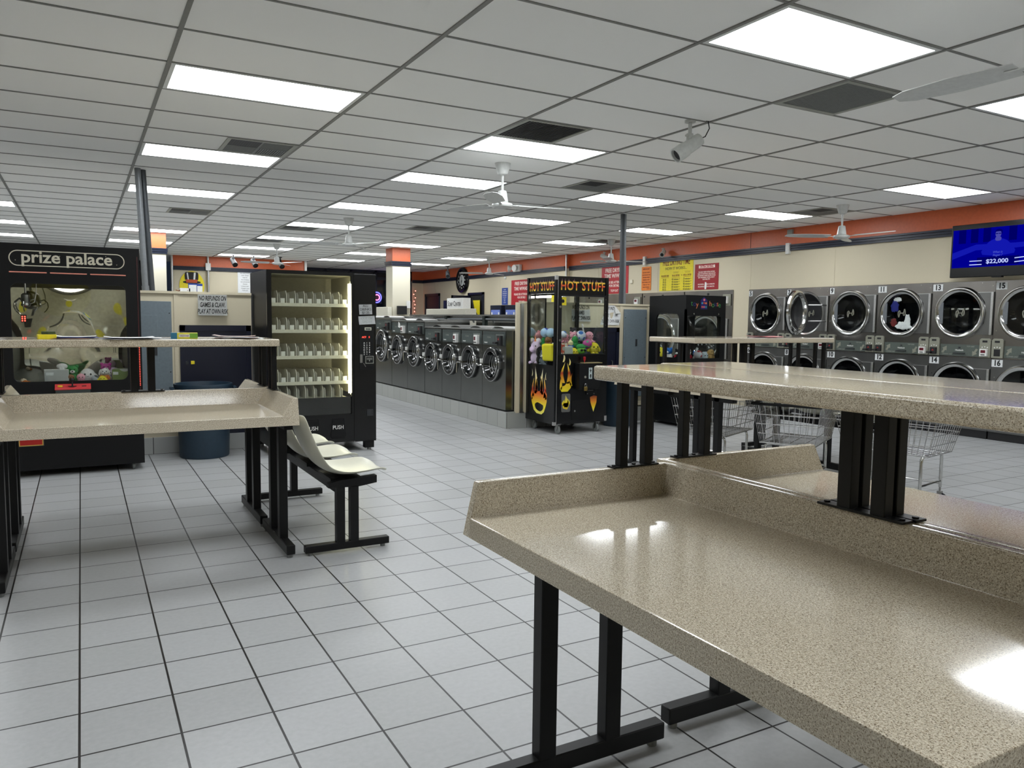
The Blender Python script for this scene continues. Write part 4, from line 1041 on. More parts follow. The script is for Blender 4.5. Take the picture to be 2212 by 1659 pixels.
# ------------------------------------------------------------------ front-loading washers; local: front at y=0 facing -y, x to the viewer's right
M_RINGB = mat('black_door_rubber', s2l(20, 22, 23), .3)
M_BOWL = mat('smoked_door_bowl', s2l(13, 16, 16), .1, spec=.6)
M_TOPST = mat('steel_top', (.34, .34, .33), .38, 1., vary=.08, scale=5)
def washer(label, W, Ht, D, zc, r, coin, handle):
    t = thing('washing_machine', label, 'washing machine', group='front loading washers')
    zp = Ht-.215
    g = G(); g.plate_hole((.003, W-.003, .02, Ht-.02), circ(W*.47, zc, r*.79, 40), 0, .012); g.box(.003, .02, .012, D, .02, Ht-.02); g.box(W-.02, W-.003, .012, D, .02, Ht-.02); g.box(.02, W-.02, D-.02, D, .02, Ht-.02); g.box(.01, W-.01, .03, D-.03, 0, .02, 1)
    g.add('cabinet', [M_DSTEEL, M_INK], t)
    g = G().box(.0, W, -.008, D, Ht-.022, Ht, bev=.004, seg=1); g.box(.0, W, D*.45, D, Ht, Ht+.028, bev=.004, seg=1)
    g.add('top', M_TOPST, t)
    # soap lid on top, gently arched
    pts = [(-.17, 0), (-.10, .016), (0, .022), (.10, .016), (.17, 0), (.17, .006), (.10, .024), (0, .031), (-.10, .024), (-.17, .006)]
    G().prism([(W*.5+a, Ht+b+.002) for a, b in pts], .06, D*.40, 'y').add('soap_lid', M_TOPST, t)
    p = G().box(.02, W-.02, -.006, 0, zp, Ht-.035, bev=.002, seg=1).add('control_panel', M_PANELG, t)
    G().box(.035, W*.56, -.0075, -.006, zp+.015, zp+.135).add('instruction_plate', mat('plate_grey', s2l(70, 80, 78), .4), p)
    text('1 2 3 4 5', M_KEYG, p, (W*.30, -.009, zp+.10), size=.03)
    text('Huebsch', M_WPLAST, p, (W*.17, -.009, zp+.030), size=.026, bold=.01)
    G().box(W*.60, W-.06, -.010, -.006, zp+.01, zp+.145, bev=.002, seg=1).box(W*.63, W*.69, -.012, -.010, zp+.10, zp+.125, 1).add('module', [mat('module_grey', s2l(98, 104, 100), .4), M_INK], p)
    if coin == 'card':
        c = G().box(W*.74, W-.075, -.055, -.010, zp+.0, zp+.125, bev=.006).add('payment_box', M_WPLAST, p)
        G().box(W*.76, W*.83, -.0565, -.055, zp+.05, zp+.10).add('display', mat('dark_red_display', s2l(96, 20, 34), .3), c)
        G().box(W*.755, W-.09, -.058, -.055, zp+.015, zp+.03).add('slot', M_INK, c)
    else:
        c = G().box(W*.74, W-.075, -.05, -.010, zp-.005, zp+.13, bev=.006).add('payment_box', M_INK, p)
        g = G().box(W*.67, W*.80, -.09, -.045, zp+.02, zp+.05, bev=.004, seg=1); g.add('coin_slide', M_INK, c)
        G().prism([(W*.78, zp+.07), (W*.84, zp+.07), (W*.81, zp+.11)], -.0512, -.05, 'y').add('red_mark', mat('red_mark', s2l(150, 36, 36), .5), c)
    # door
    cx = W*.47
    Mx = Matrix.Translation((cx, 0, zc)) @ Matrix.Rotation(PI/2, 4, 'X')
    d = G().lathe([(r*.78, .03), (r*.81, .043), (r*.96, .045), (r*1.0, .036), (r*1.03, .015), (r*1.03, -.002)], 48, Mx, cap=False).add('door', M_RINGB, t)
    G().lathe([(r*.965, .042), (r*.98, .05), (r*1.005, .046), (r*1.015, .03)], 48, Mx, cap=False).add('outer_rim', M_CHROME, d)
    G().lathe([(r*.745, .034), (r*.752, .046), (r*.775, .050), (r*.79, .042)], 48, Mx, cap=False).add('inner_rim', M_CHROME, d)
    G().lathe([(0, -.06), (r*.45, -.05), (r*.62, -.02), (r*.70, .02), (r*.76, .05)], 40, Mx, cap=False).add('door_bowl', M_BOWL, d)
    g = G()
    for rr_, hh in ((.30, -.052), (.5, -.04), (.62, -.018)): g.lathe([(r*rr_, hh), (r*(rr_+.02), hh+.006), (r*(rr_+.04), hh+.002)], 32, Mx, cap=False)
    g.add('drum_ribs', M_STEEL, d)
    G().box(cx-r*1.13, cx-r*.98, -.075, -.02, zc+.01, zc+.065, bev=.005).add('latch', M_WPLAST, d)
    h = G().box(cx-r*1.12, cx-r*.95, -.07, -.045, zc-.03, zc, bev=.006)
    if handle: h.tube([(cx-r*1.08, -.06, zc-.015), (cx-r*1.30, -.075, zc-.018), (cx-r*1.34, -.078, zc-.03), (cx-r*1.34, -.08, zc-.17)], .011, 8)
    else: h.tube([(cx-r*.95, -.06, zc-.015), (cx-r*1.15, -.09, zc-.02), (cx-r*1.40, -.085, zc-.005)], .013, 8)
    h.add('handle', M_CHROME, d)
    G().box(cx+r*1.0, cx+r*1.10, -.04, 0, zc-.05, zc+.05, bev=.004, seg=1).add('hinge', M_STEEL, d)
    return t
def put(t, y1, x=4.81, z=.2155):      # y1: the end nearest the camera ... the machine extends away from it
    t.location = (x, y1, z); t.rotation_euler = (0, 0, -PI/2)
Ws, Wm, Wl = .68, .755, .86
sA = washer('small steel front loader at the near end of the row with black coin box', Ws, 1.075, .74, .60, .225, 'coin', False)
sB = washer('small steel front loader with white card box and lever handle, second from near end', Ws, 1.075, .74, .60, .225, 'card', True)
y = 8.815
put(sA, y+Ws)
put(sB, y+2*Ws)
dup(sB, (4.81, y+3*Ws, .215), 'small steel front loader with white card box, third from the near end')
c = dup(sA, (4.81, y+4*Ws, .215), 'small steel front loader beside the first taller washer, fourth from the near end')
y2 = y+4*Ws+.005
mA = washer('medium steel front loader with black coin box, nearest of the taller washers', Wm, 1.165, .80, .66, .245, 'coin', True)
put(mA, y2+Wm)
mB = washer('medium steel front loader with a white packet hanging on its panel', Wm, 1.165, .80, .66, .245, 'card', True)
put(mB, y2+2*Wm)
y3 = y2+2*Wm+.005
lA = washer('large steel front loader beside the vending machine edge, widest door', Wl, 1.21, .86, .70, .285, 'coin', True)
put(lA, y3+Wl)
dup(lA, (4.81, y3+2*Wl, .215), 'large steel front loader mostly hidden behind the drinks machine')
dup(lA, (4.81, y3+3*Wl, .215), 'large steel front loader hidden at the far end of the washer row')
# the row that stands back to back with it, seen over the tops
for k in range(6):
    dup(mB, (7.25, 9.0+k*.76, .215), 'steel washer of the rear row seen over the near washers, %s from its near end' % ORD[k], rz=PI/2)
tag(G().prism([(-.02, 0), (.06, -.01), (.055, .05), (.0, .09)], 0, .008, 'y').add('soap_packet', M_WPLAST), 'white soap packet hanging from a washer control panel', 'packet')
o = C.objects['soap_packet']; o.location = (4.745, y2+2*Wm-.50, 1.265); o.rotation_euler = (0, 0, -PI/2)
# pipe rail between the rows
t = thing('pipe_rail', 'steel rail with pipes and dark clamps running between the washer rows', 'rail', (5.72, 8.85, 0))
G().box(-.03, .05, .3, 5.6, 1.468, 1.492).box(.045, .05, .3, 5.6, 1.43, 1.49).add('rail', M_STEEL, t)
for yy in (.9, 2.4, 3.9, 5.3): G().box(-.01, .05, yy-.04, yy+.04, .213, 1.468).add('post', mat('dark_green_clamp', s2l(26, 40, 36), .5), t)
for k, (xx, zz) in enumerate(((.10, 1.40), (.16, 1.425), (.02, 1.41))): G().tube([(xx, .1, zz), (xx, 2., zz+.008), (xx, 6.5, zz)], .018, 10).add('pipe', M_PIPE if k != 1 else M_STEEL, t)
for k in range(6):
    yy = .4+k*.76; G().tube([(.12, yy, 1.40), (.2, yy, 1.46), (.3, yy+.02, 1.44), (.36, yy+.05, 1.36)], .016, 8).add('hose', M_RUBBER, t)
tag(G().box(6.15, 6.38, 12.85, 14.7, .213, 1.61, bev=.012).add('bulkhead_cover', mat('cream_cover', s2l(226, 222, 206), .45)), 'long cream cover box standing behind the washers', 'cover')
tag(G().box(5.70, 5.80, 15.72, 16.45, .213, 1.655, bev=.01).add('bulkhead_cover', MATS['cream_cover']), 'short cream cover box in front of the striped pillar', 'cover')
G_ = G().box(5.93, 6.13, 15.70, 15.79, 1.50, 1.68, bev=.004)
tag(G_.add('towel_dispenser', M_INK), 'black box fixed low on the striped middle pillar', 'dispenser')
tag(G().box(6.14, 6.22, 15.73, 15.79, 1.63, 1.79, bev=.006).add('soap_dispenser', M_WPLAST), 'small white dispenser on the striped middle pillar', 'dispenser')

# ------------------------------------------------------------------ wall of stacked dryers; local: front at y=0 facing -y
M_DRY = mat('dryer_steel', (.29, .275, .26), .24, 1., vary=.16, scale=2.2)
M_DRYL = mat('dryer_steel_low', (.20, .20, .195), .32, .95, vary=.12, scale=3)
M_OLIVE = mat('olive_grey_panel', s2l(84, 92, 86), .4)
M_CONS = mat('dryer_module', s2l(140, 140, 126), .4)
def logo(parent, x, z, s, y=-.034):
    g = G()
    a = [(-.9, -.62), (-.62, .25), (-.30, .62), (-.10, .55), (-.14, .12), (.14, .16), (.22, .85), (.34, .85)]
    def st(pts, w_=.10): g.tube([(x+p[0]*s, y, z+p[1]*s) for p in pts], w_*s, 6)
    st([(-.62, -.85), (-.80, -.3), (-.78, .25), (-.5, .52), (-.36, .42), (-.42, -.05), (-.55, -.55), (-.62, -.85)])
    st([(.62, .85), (.80, .3), (.78, -.25), (.5, -.52), (.36, -.42), (.42, .05), (.55, .55), (.62, .85)])
    st([(-.40, .0), (.40, .0)])
    return g.add('emblem', M_CONS, parent)
def dryer_door(parent, cx, zc, r, opened=False, logo_=True, lower=False):
    Mx = Matrix.Translation((cx, 0, zc)) @ Matrix.Rotation(PI/2, 4, 'X')
    steel = M_CHROME
    if opened:
        rim = G().lathe([(r*.92, .0), (r*.94, .014), (r*1.0, .016), (r*1.03, 0)], 56, Mx, cap=False).add('drum_opening', steel, parent)
        G().lathe([(0, -.16), (r*.6, -.15), (r*.9, -.06), (r*.93, .002)], 48, Mx, cap=False).add('drum', M_INK, rim)
        hp = Matrix.Translation((cx+r*1.12-.17, -.20, zc)) @ Matrix.Rotation(R(106), 4, 'Z') @ Matrix.Translation((-r*1.12, 0, 0)) @ Matrix.Rotation(PI/2, 4, 'X')
        d = G().lathe([(r*.80, .0), (r*.82, .035), (r*.92, .045), (r*1.0, .03), (r*1.02, 0), (r*.98, -.02), (r*.84, -.025), (r*.80, 0)], 56, hp, cap=False).add('door', M_CHROME, parent)
        G().lathe([(r*.985, -.024), (r*1.025, -.012), (r*1.02, -.03), (r*.9, -.034)], 48, hp, cap=False).add('gasket', M_RINGB, d)
        G().lathe([(0, -.09), (r*.5, -.08), (r*.75, -.03), (r*.82, .0)], 48, hp, cap=False).add('door_bowl', M_GLASS, d)
        g = G()
        for dz in (-.12, .12): g.tube([(cx+r*1.22, -.02, zc+dz), (cx+r*1.16, -.10, zc+dz), (cx+r*1.12-.15, -.20, zc+dz)], .012, 8)
        g.add('hinge_arm', M_STEEL, d)
    else:
        d = G().lathe([(r*.80, .018), (r*.83, .036), (r*.90, .047), (r*.97, .045), (r*1.0, .03), (r*1.02, .002)], 56, Mx, cap=False).add('door', steel, parent)
        G().lathe([(0, -.10), (r*.55, -.085), (r*.76, -.02), (r*.815, .02)], 48, Mx, cap=False).add('door_window', M_DARKGLASS, d)
        G().lathe([(0, .024), (r*.81, .024)], 48, Mx, cap=False).add('door_pane', M_GLASS, d)
        if logo_: logo(d, cx+.02, zc, r*.20)
        if not lower:
            g = G(); xx = cx-r*.64
            g.prism([(cx-r*.80, zc-r*.42), (xx, zc-r*.42), (xx, zc+r*.42), (cx-r*.80, zc+r*.42), (cx-r*.93, zc+r*.2), (cx-r*.93, zc-r*.2)], -.030, -.022, 'y')
            g.add('pull_plate', mat('pull_plate_grey', s2l(112, 116, 120), .4, .3), d)
    # hinge plate with its bright edge rod
    hx0, hx1, z0, z1 = cx+r*.72, cx+r*1.28, zc-r*.83, zc+r*.80
    hp_ = G().prism([(cx+r*.68, z1), (hx1, z1), (hx1, z0), (cx+r*.60, z0), (cx+r*.95, zc-r*.4), (cx+r*1.02, zc), (cx+r*.95, zc+r*.42)], -.012, -.002, 'y').add('hinge_plate', M_DRYL, parent)
    G().box(hx1-.03, hx1, -.030, -.004, z0, z1, bev=.004, seg=1).box(cx+r*.68, hx1, -.016, -.012, z1-.008, z1).add('hinge_rod', M_ALU, hp_)
    return d
def number(parent, txt, x, z, w_):
    o = G().box(x, x+w_, -.004, -.001, z, z+.088).add('number_plate', M_PAPER, parent)
    text(txt, M_INK, o, (x+w_/2, -.005, z+.044), size=.094, bold=.035, sx=.9)
def module(parent, x, kind):
    z = 1.018
    m = G().prism([(x, z), (x+.135, z), (x+.135, z+.215), (x+.115, z+.235), (x+.02, z+.235), (x, z+.215)], -.022, -.002, 'y').add('control_module', M_CONS, parent)
    G().box(x+.035, x+.095, -.0235, -.022, z+.185, z+.21).add('display', M_INK, m)
    g = G()
    for k in range(3): g.cyl((x+.035+k*.032, -.024, z+.125+.006*(k == 1)), .008, .003, 'y', 8)
    g.add('button_row', M_WPLAST, m)
    if kind == 'card':
        q = G().box(x+.022, x+.112, -.058, -.022, z+.015, z+.105, bev=.005).add('card_box', M_WPLAST, m)
        G().box(x+.038, x+.096, -.0595, -.058, z+.055, z+.09).add('display', MATS['dark_red_display'], q)
        G().box(x+.04, x+.09, -.0595, -.058, z+.028, z+.038).add('slot', M_INK, q)
    elif kind == 'coin':
        q = G().box(x+.025, x+.11, -.05, -.022, z+.02, z+.105, bev=.004).box(x+.0, x+.06, -.09, -.045, z+.025, z+.05, bev=.004, seg=1).add('coin_slide', M_INK, m)
        G().prism([(x+.05, z+.06), (x+.085, z+.06), (x+.068, z+.085)], -.0512, -.05, 'y').add('red_mark', MATS['red_mark'], q)
    else: G().box(x+.03, x+.105, -.0235, -.022, z+.02, z+.105).add('blank_plate', M_INK, m)
def dryer(label, W, top, low, mods, opened=False, blank_top=False, load=False, nums=True):
    t = thing('tumble_dryer', label, 'dryer', group='stacked steel dryers')
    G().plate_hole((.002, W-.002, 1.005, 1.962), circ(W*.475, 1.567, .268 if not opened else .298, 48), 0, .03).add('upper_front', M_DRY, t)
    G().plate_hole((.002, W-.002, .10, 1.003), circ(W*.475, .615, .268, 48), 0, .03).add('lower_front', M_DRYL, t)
    G().box(.01, W-.01, .01, .06, 0, .10).add('kick_plate', M_INK, t)
    p = G().box(.15, W-.15, -.006, -.001, 1.022, 1.168).add('arrow_panel', M_OLIVE, t)
    text('Huebsch', M_WPLAST, p, (W*.5, -.0075, 1.095), size=.03, bold=.015)
    G().box(W*.5-.075, W*.5+.075, -.018, -.006, 1.052, 1.064).cyl((W*.5, -.012, 1.128), .013, .008, 'y', 12).box(W*.5-.09, W*.5+.09, -.008, -.006, 1.036, 1.040).add('lock_pull', M_DGRILLE, p)
    for sgn, xx, zz in ((1, .20, 1.105), (-1, W-.20, 1.07)):
        pts = [(-.032, -.04), (-.006, .0), (-.024, .012), (.036, .042), (.036, -.02), (.018, -.012), (-.008, -.052)]
        G().prism([(xx+sgn*a, zz+sgn*b) for a, b in pts], -.0072, -.006, 'y').add('arrow', M_CONS, p)
    text('TOP UNIT', M_KEYG, p, (W-.26, -.0072, 1.145), size=.022, bold=.01); text('LOWER UNIT', M_KEYG, p, (.25, -.0072, 1.04), size=.022, bold=.01)
    module(t, .006, mods[0]); module(t, W-.143, mods[1])
    d = dryer_door(t, W*.475, 1.567, .325, opened, logo_=True)
    if opened: logo(t, W*.475+.02, 1.567, .06, y=.10)
    dryer_door(t, W*.475, .615, .325, False, logo_=False, lower=True)
    if nums:
        number(t, top, .008, 1.852, .13 if len(top) > 1 else .075); number(t, low, .008, .908, .13 if len(low) > 1 else .075)
    g = G()
    for x, z in ((.05, 1.75), (.04, 1.35), (W-.03, 1.9), (.05, .78), (W*.8, 1.94)): g.cyl((x, -.004, z), .007, .004, 'y', 8)
    g.add('screw_head', M_CHROME, t)
    return t
YD = 9.51; WD = .8055
specs = [('5', '6', ('blank', 'blank'), False, 'stacked steel dryer plated 5, first before the cream wall strip'),
         ('7', '8', ('coin', 'card'), True, 'stacked steel dryer plated 7 with its upper round door swung open'),
         ('9', '10', ('coin', 'coin'), False, 'stacked steel dryer plated 9 over 10'),
         ('11', '12', ('coin', 'card'), False, 'stacked steel dryer plated 11 over 12, laundry behind its upper glass'),
         ('13', '14', ('coin', 'card'), False, 'stacked steel dryer plated 13 over 14'),
         ('15', '16', ('blank', 'card'), False, 'stacked steel dryer plated 15 over 16 under the television')]
for k, (a, b_, md_, op, lab) in enumerate(specs):
    d = dryer(lab, WD, a, b_, md_, op)
    d.location = (XR-.012, YD-k*WD, 0); d.rotation_euler = (0, 0, -PI/2)
d = dryer('stacked steel dryer past the right edge, right of the one plated 15', WD, '', '', ('coin', 'card'), nums=False)
d.location = (XR-.012, YD-6*WD, 0); d.rotation_euler = (0, 0, -PI/2)
for k in (7, 8, 9, 10, 11): dup(d, (XR-.012, YD-k*WD, 0), 'stacked steel dryer past the right edge, %s right of the one plated 15' % ORD[k-6])
# laundry tumbling behind the glass of dryer 11
yy = YD-3*WD-WD*.475
def cloth(name, label, cx, cy, cz, rx, ry, rz_, m, seed):
    rnd = random.Random(seed); g = G(); g.ell((0, 0, 0), (rx, ry, rz_), 18, 12)
    for v in g.bm.verts:
        n = v.co.normalized(); k = 1+.18*math.sin(9*n.x+seed)*math.cos(7*n.z+seed*2)+.10*math.sin(15*n.y+11*n.z)
        v.co *= k
    o = g.add(name, m); o.location = (cx, cy, cz); return tag(o, label, 'laundry')
cloth('towel', 'white crumpled towel at the bottom of the round glass of dryer 11', XR+.005, yy-.02, 1.40, .012, .12, .055, M_PAPER, 1)
cloth('towel', 'white twist of towel standing behind the glass of dryer 11', XR+.005, yy-.075, 1.45, .010, .045, .10, M_PAPER, 3)
cloth('garment', 'dark red garment low at the left behind the glass of dryer 11', XR+.005, yy+.13, 1.44, .010, .05, .05, mat('dark_red_cloth', s2l(110, 26, 26), .8), 5)
cloth('garment', 'blue garment behind the upper left glass of dryer 11', XR+.005, yy+.125, 1.66, .010, .06, .08, mat('blue_cloth', s2l(24, 32, 120), .8), 4)
cloth('towel', 'pale towel high behind the glass of dryer 11', XR+.005, yy+.085, 1.755, .010, .06, .03, M_PAPER, 6)
# big single dryers farther along the wall
def big_dryer(label, W):
    t = thing('tumble_dryer', label, 'dryer', group='large single steel dryers')
    G().plate_hole((.003, W-.003, .12, 1.972), circ(W*.47, 1.13, .355, 48), 0, .03).box(.01, W-.01, .01, .06, 0, .12).add('front', M_DRY, t)
    dryer_door(t, W*.47, 1.13, .43, False, logo_=False, lower=True)
    q = G().box(W-.23, W-.04, -.02, -.002, 1.70, 1.90, bev=.004, seg=1).add('control_module', M_CONS, t)
    qq_ = G().box(W-.19, W-.08, -.06, -.02, 1.74, 1.86, bev=.006).add('card_box', M_WPLAST, q)
    G().box(W-.17, W-.10, -.0615, -.06, 1.80, 1.845).add('display', MATS['dark_red_display'], qq_)
    G().cyl((W*.5, -.008, 1.91), .02, .008, 'y', 12).cyl((.05, -.008, 1.90), .012, .008, 'y', 12).add('lock', M_INK, t)
    return t
bd = big_dryer('large single steel dryer behind the toy claw machine, wide ring door', 1.22)
bd.location = (XR-.012, 11.09, 0); bd.rotation_euler = (0, 0, -PI/2)
dup(bd, (XR-.012, 12.33, 0), 'large single steel dryer under the orange notice')
dup(bd, (XR-.012, 13.57, 0), 'large single steel dryer behind the grey pole and the right partition')
dup(bd, (XR-.012, 14.81, 0), 'large single steel dryer behind the flame-decorated claw machine')
# ------------------------------------------------------------------ signs and wall things
FXw = (PI/2, 0, -PI/2)
def sign(name, label, y, z0, z1, w_, m, x=XR, bev=0.):
    """flat sign on the right wall, centred on y; local x to the viewer's right, y up"""
    t = thing(name, label, 'sign', (x-.006, y, (z0+z1)/2), rot=FXw)
    h = (z1-z0)/2
    if bev: G().prism(rrect(-w_/2, w_/2, -h, h, bev, 4), -.004, .003, 'z').add('board', m, t)
    else: G().box(-w_/2, w_/2, -h, h, -.004, .003).add('board', m, t)
    return t
def T(t, s, x, y, size, m, bold=0., sx=1., align='CENTER', shear=0.):
    text(s, m, t, (x, y, .0034), (0, 0, 0), size=size, bold=bold, sx=sx, align=align, shear=shear)
M_CREAMI = mat('cream_ink', s2l(240, 224, 214), .6)
M_BLKI = mat('charcoal_ink', s2l(50, 46, 30), .6)
s = sign('wall_sign', 'red sign with white lettering behind the grey pole', 13.285, 1.985, 2.555, .93, M_RED)
for txt, y, sz in (('FREE DRYING', .20, .115), ('TIME W/WASH', .085, .115), ('PLEASE SEE ATTENDANT', -.05, .068), ('FOR DETAILS', -.12, .068), ('TOP KAT', -.225, .068)): T(s, txt, 0, y, sz, M_CREAMI, .025, .95)
s = sign('wall_sign', 'red sign with white lettering behind the flame-decorated claw machine', 17.05, 1.79, 2.42, 1.05, M_RED, x=XR-.1)
for txt, y, sz in (('FREE DRYING', .22, .12), ('TIME W/WASH', .09, .12), ('PLEASE SEE ATTENDANT', -.05, .072), ('FOR DETAILS', -.13, .072), ('TOP KAT', -.24, .072)): T(s, txt, 0, y, sz, M_CREAMI, .025, .95)
s = sign('wall_sign', 'tall orange notice on the cream wall right of the grey pole', 12.24, 2.025, 2.49, .29, M_ORSIGN, bev=.02)
for i, txt in enumerate(('IMPORTANT', 'DO NOT LEAVE', 'CLOTHES IN THE', 'DRYERS WHEN', 'FINISHED. NOT', 'RESPONSIBLE FOR', 'ITEMS LEFT OR', 'UNATTENDED')): T(s, txt, 0, .185-i*.048-(.02 if i else 0), .034 if i else .04, M_MAROON, .015, .92)
T(s, 'TOP KAT', .07, -.205, .024, M_MAROON, .015)
s = sign('wall_sign', 'yellow price table of free drying time under the navy moulding', 11.365, 2.0, 2.60, .935, M_YELLOW)
T(s, 'FREE DRYING TIME', 0, .225, .155, M_MAROON, .012, .58)
T(s, 'HOW IT WORKS...', 0, .115, .075, M_BLKI, .0, .98)
for x, txt in ((-.31, 'WASHER SIZE'), (.0, '30 LB. DRYER'), (.32, '80 LB. DRYER')):
    T(s, txt, x, -.02, .046, M_MAROON, .02, .78)
T(s, '=', .165, -.02, .05, M_MAROON, .02)
g = G()
for x in (-.31, 0, .32): g.box(x-.11, x+.11, -.055, -.050, .003, .0042)
for x in (.0, .32): g.box(x-.08, x+.08, .045, .049, .003, .0042); g.box(x-.07, x+.07, .025, .029, .003, .0042)
g.add('rule_lines', M_MAROON, s)
for i, (a, b_, c_) in enumerate((('20 LB.', '40 minutes =', '20 minutes ='), ('30 LB.', '40 minutes =', '20 minutes ='), ('40 LB.', '80 minutes =', '40 minutes ='), ('60 LB.', '80 minutes =', '40 minutes ='), ('80 LB.', '120 minutes =', '60 minutes ='))):
    y = -.09-i*.047
    T(s, a, -.32, y, .052, M_BLKI, .01, .8); T(s, b_, .0, y, .052, M_BLKI, .01, .8); T(s, c_, .32, y, .052, M_BLKI, .01, .8)
s = sign('wall_sign', 'dark red sign about extra drying, right of the yellow price table', 10.545, 1.995, 2.455, .60, mat('dark_red_sign', s2l(150, 26, 34), .45))
tb2 = G().box(-.20, .21, .155, .205, .003, .0038).add('title_plate', M_CREAMI, s)
text('EXTRA DRYING', M_RED, tb2, (.005, .18, .0042), (0, 0, 0), size=.058, bold=.03, sx=.82)
for i, txt in enumerate(('YOU MAY NEED EXTRA DRYING', 'TIME OCCASIONALLY BECAUSE OF', 'CROWDING LARGE DRYERS WHEN', 'NOT NECESSARY, EXTRA HEAVY', 'CLOTHES, ETC')): T(s, txt, 0, .085-i*.033, .031, M_CREAMI, .02, .92)
for i, txt in enumerate(('30 LB DRYER - 25c FOR 10 MINUTES', '80 LB DRYER - 25c FOR 5 MINUTES')): T(s, txt, 0, -.135-i*.042, .03, M_CREAMI, .02, .9)
tag(G().prism([(-.02, -.07), (.02, -.065), (.03, .02), (.02, .055), (-.015, .06), (-.025, -.02)], .004, .006, 'z').add('tape_patch', M_PAPER), 'scrap of white tape stuck over the dark red sign', 'tape')
o = C.objects['tape_patch']; o.location = (XR-.004, 10.56, 2.07); o.rotation_euler = FXw
tag(G().box(XR-.03, XR, 12.66, 12.74, 2.18, 2.25, bev=.004).add('thermostat', M_CREAM), 'small cream thermostat between the red sign and orange notice', 'thermostat')

# television above dryer 15
tv = thing('television', 'flat black television showing a blue quiz screen high on the right wall', 'television', (XR-.17, 5.38, 2.33), rot=FXw)
w2, h2 = .575, .325
G().box(-w2, w2, -h2, h2, -.035, .035, bev=.008).box(-.30, .30, -.2, .2, -.075, -.03, bev=.01).add('casing', M_BLACKG, tv)
G().box(-.06, .06, -h2-.012, -h2+.01, -.02, .034, bev=.004).add('sensor_bump', M_BLACKM, tv)
G().box(-.05, .05, -.1, .1, -.16, -.06).box(-.15, .15, -.15, .15, -.17, -.155).add('bracket', M_BLACKM, tv)
E_B = emit('screen_blue', (.0, .0, .36), .28); E_B2 = emit('screen_dark', (.0, .0, .17), .28); E_B3 = emit('screen_mid', (.008, .012, .55), .28); E_B4 = emit('screen_skin', (.09, .09, .5), .28); E_W = emit('screen_white', (.5, .58, 1.), .42)
sx0, sx1, sy0, sy1 = -w2+.022, w2-.022, -.205, .262
sc = G().box(sx0, sx1, sy0, sy1, .035, .0362).add('screen', E_B, tv)
g = G()
def flat(pts, mi, z): g.prism(pts, z, z+.0003, 'z', mi)
for x in (-.48, -.33, -.18, .12): flat([(x, sy1-.17), (x+.09, sy1-.17), (x+.09, sy1), (x, sy1)], 0, .0364)
flat([(sx0, -.02), (-.26, .07), (.2, .06), (sx1, .07), (sx1, .02), (.2, .0), (-.26, .0), (sx0, -.10)], 2, .0367)
flat([(-.24, -.19), (.25, -.19), (.25, -.09), (-.24, -.09)], 0, .0370)
# contestant behind a desk: shoulders, neck, head, hair, glasses
flat(smooth_poly([(-.18, -.06), (-.13, .07), (-.06, .115), (.0, .125), (.06, .115), (.13, .07), (.19, -.06)], 3), 2, .0374)
flat(smooth_poly([(-.028, .10), (.028, .10), (.03, .14), (-.03, .14)], 3), 3, .0378)
flat(circ(-.002, .178, .034, 20, .045), 3, .0382)
flat(smooth_poly([(-.04, .19), (-.03, .225), (.005, .236), (.042, .22), (.044, .185), (.034, .175), (.03, .205), (-.03, .205)], 3), 0, .0386)
flat([(-.034, .186), (-.004, .186), (-.004, .177), (-.034, .177)], 0, .0388); flat([(.002, .186), (.03, .186), (.03, .177), (.002, .177)], 0, .0388)
g.add('screen_picture', [E_B2, E_B, E_B3, E_B4], sc)
text('$22,000', E_W, sc, (.0, -.145, .0392), (0, 0, 0), size=.07, bold=.015, sx=1.15)
text('What is\nRegan ?', emit('screen_pale', (.10, .13, .8), .28), sc, (.0, -.055, .0392), (0, 0, 0), size=.036, shear=.3)
g = G()
for z in (-.135, -.18): g.box(-.33, -.18, z, z+.010, .0392, .0396)
for dz in (0, -.045): g.prism([(.20, -.125+dz), (.34, -.115+dz), (.45, -.095+dz), (.45, -.085+dz), (.34, -.105+dz), (.20, -.114+dz)], .0392, .0396, 'z')
g.add('screen_bars', E_W, sc)

# wall clock
ck = thing('wall_clock', 'big round black wall clock with white numerals ring on the orange band', 'clock', (XR-.13, 20.45, 2.53), rot=FXw)
G().lathe([(.0, -.03), (.30, -.03), (.36, -.02), (.375, .01), (.36, .05), (.31, .065), (.27, .05), (.255, .03)], 48).add('case', M_BLACKG, ck)
G().lathe([(0, .030), (.26, .030)], 40, cap=False).add('dial', mat('clock_dial', s2l(60, 64, 66), .5), ck)
G().lathe([(0, .032), (.16, .032)], 40, cap=False).add('dial_centre', mat('clock_centre', s2l(176, 180, 178), .5), ck)
for k in range(12):
    a = PI/2-(k+1)*PI/6
    text(('I', 'II', 'III', 'IIII', 'V', 'VI', 'VII', 'VIII', 'IX', 'X', 'XI', 'XII')[k], M_WPLAST, ck, (.212*math.cos(a), .212*math.sin(a), .034), (0, 0, a-PI/2), size=.075, bold=.02, sx=.7, name='numeral')
g = G().prism([(-.008, -.03), (.008, -.03), (.006, .11), (-.006, .11)], .036, .038, 'z').prism([(-.03, -.006), (.14*math.cos(-1.9), .14*math.sin(-1.9)), (.02, .006)], .039, .041, 'z')
g.add('hands', M_INK, ck)

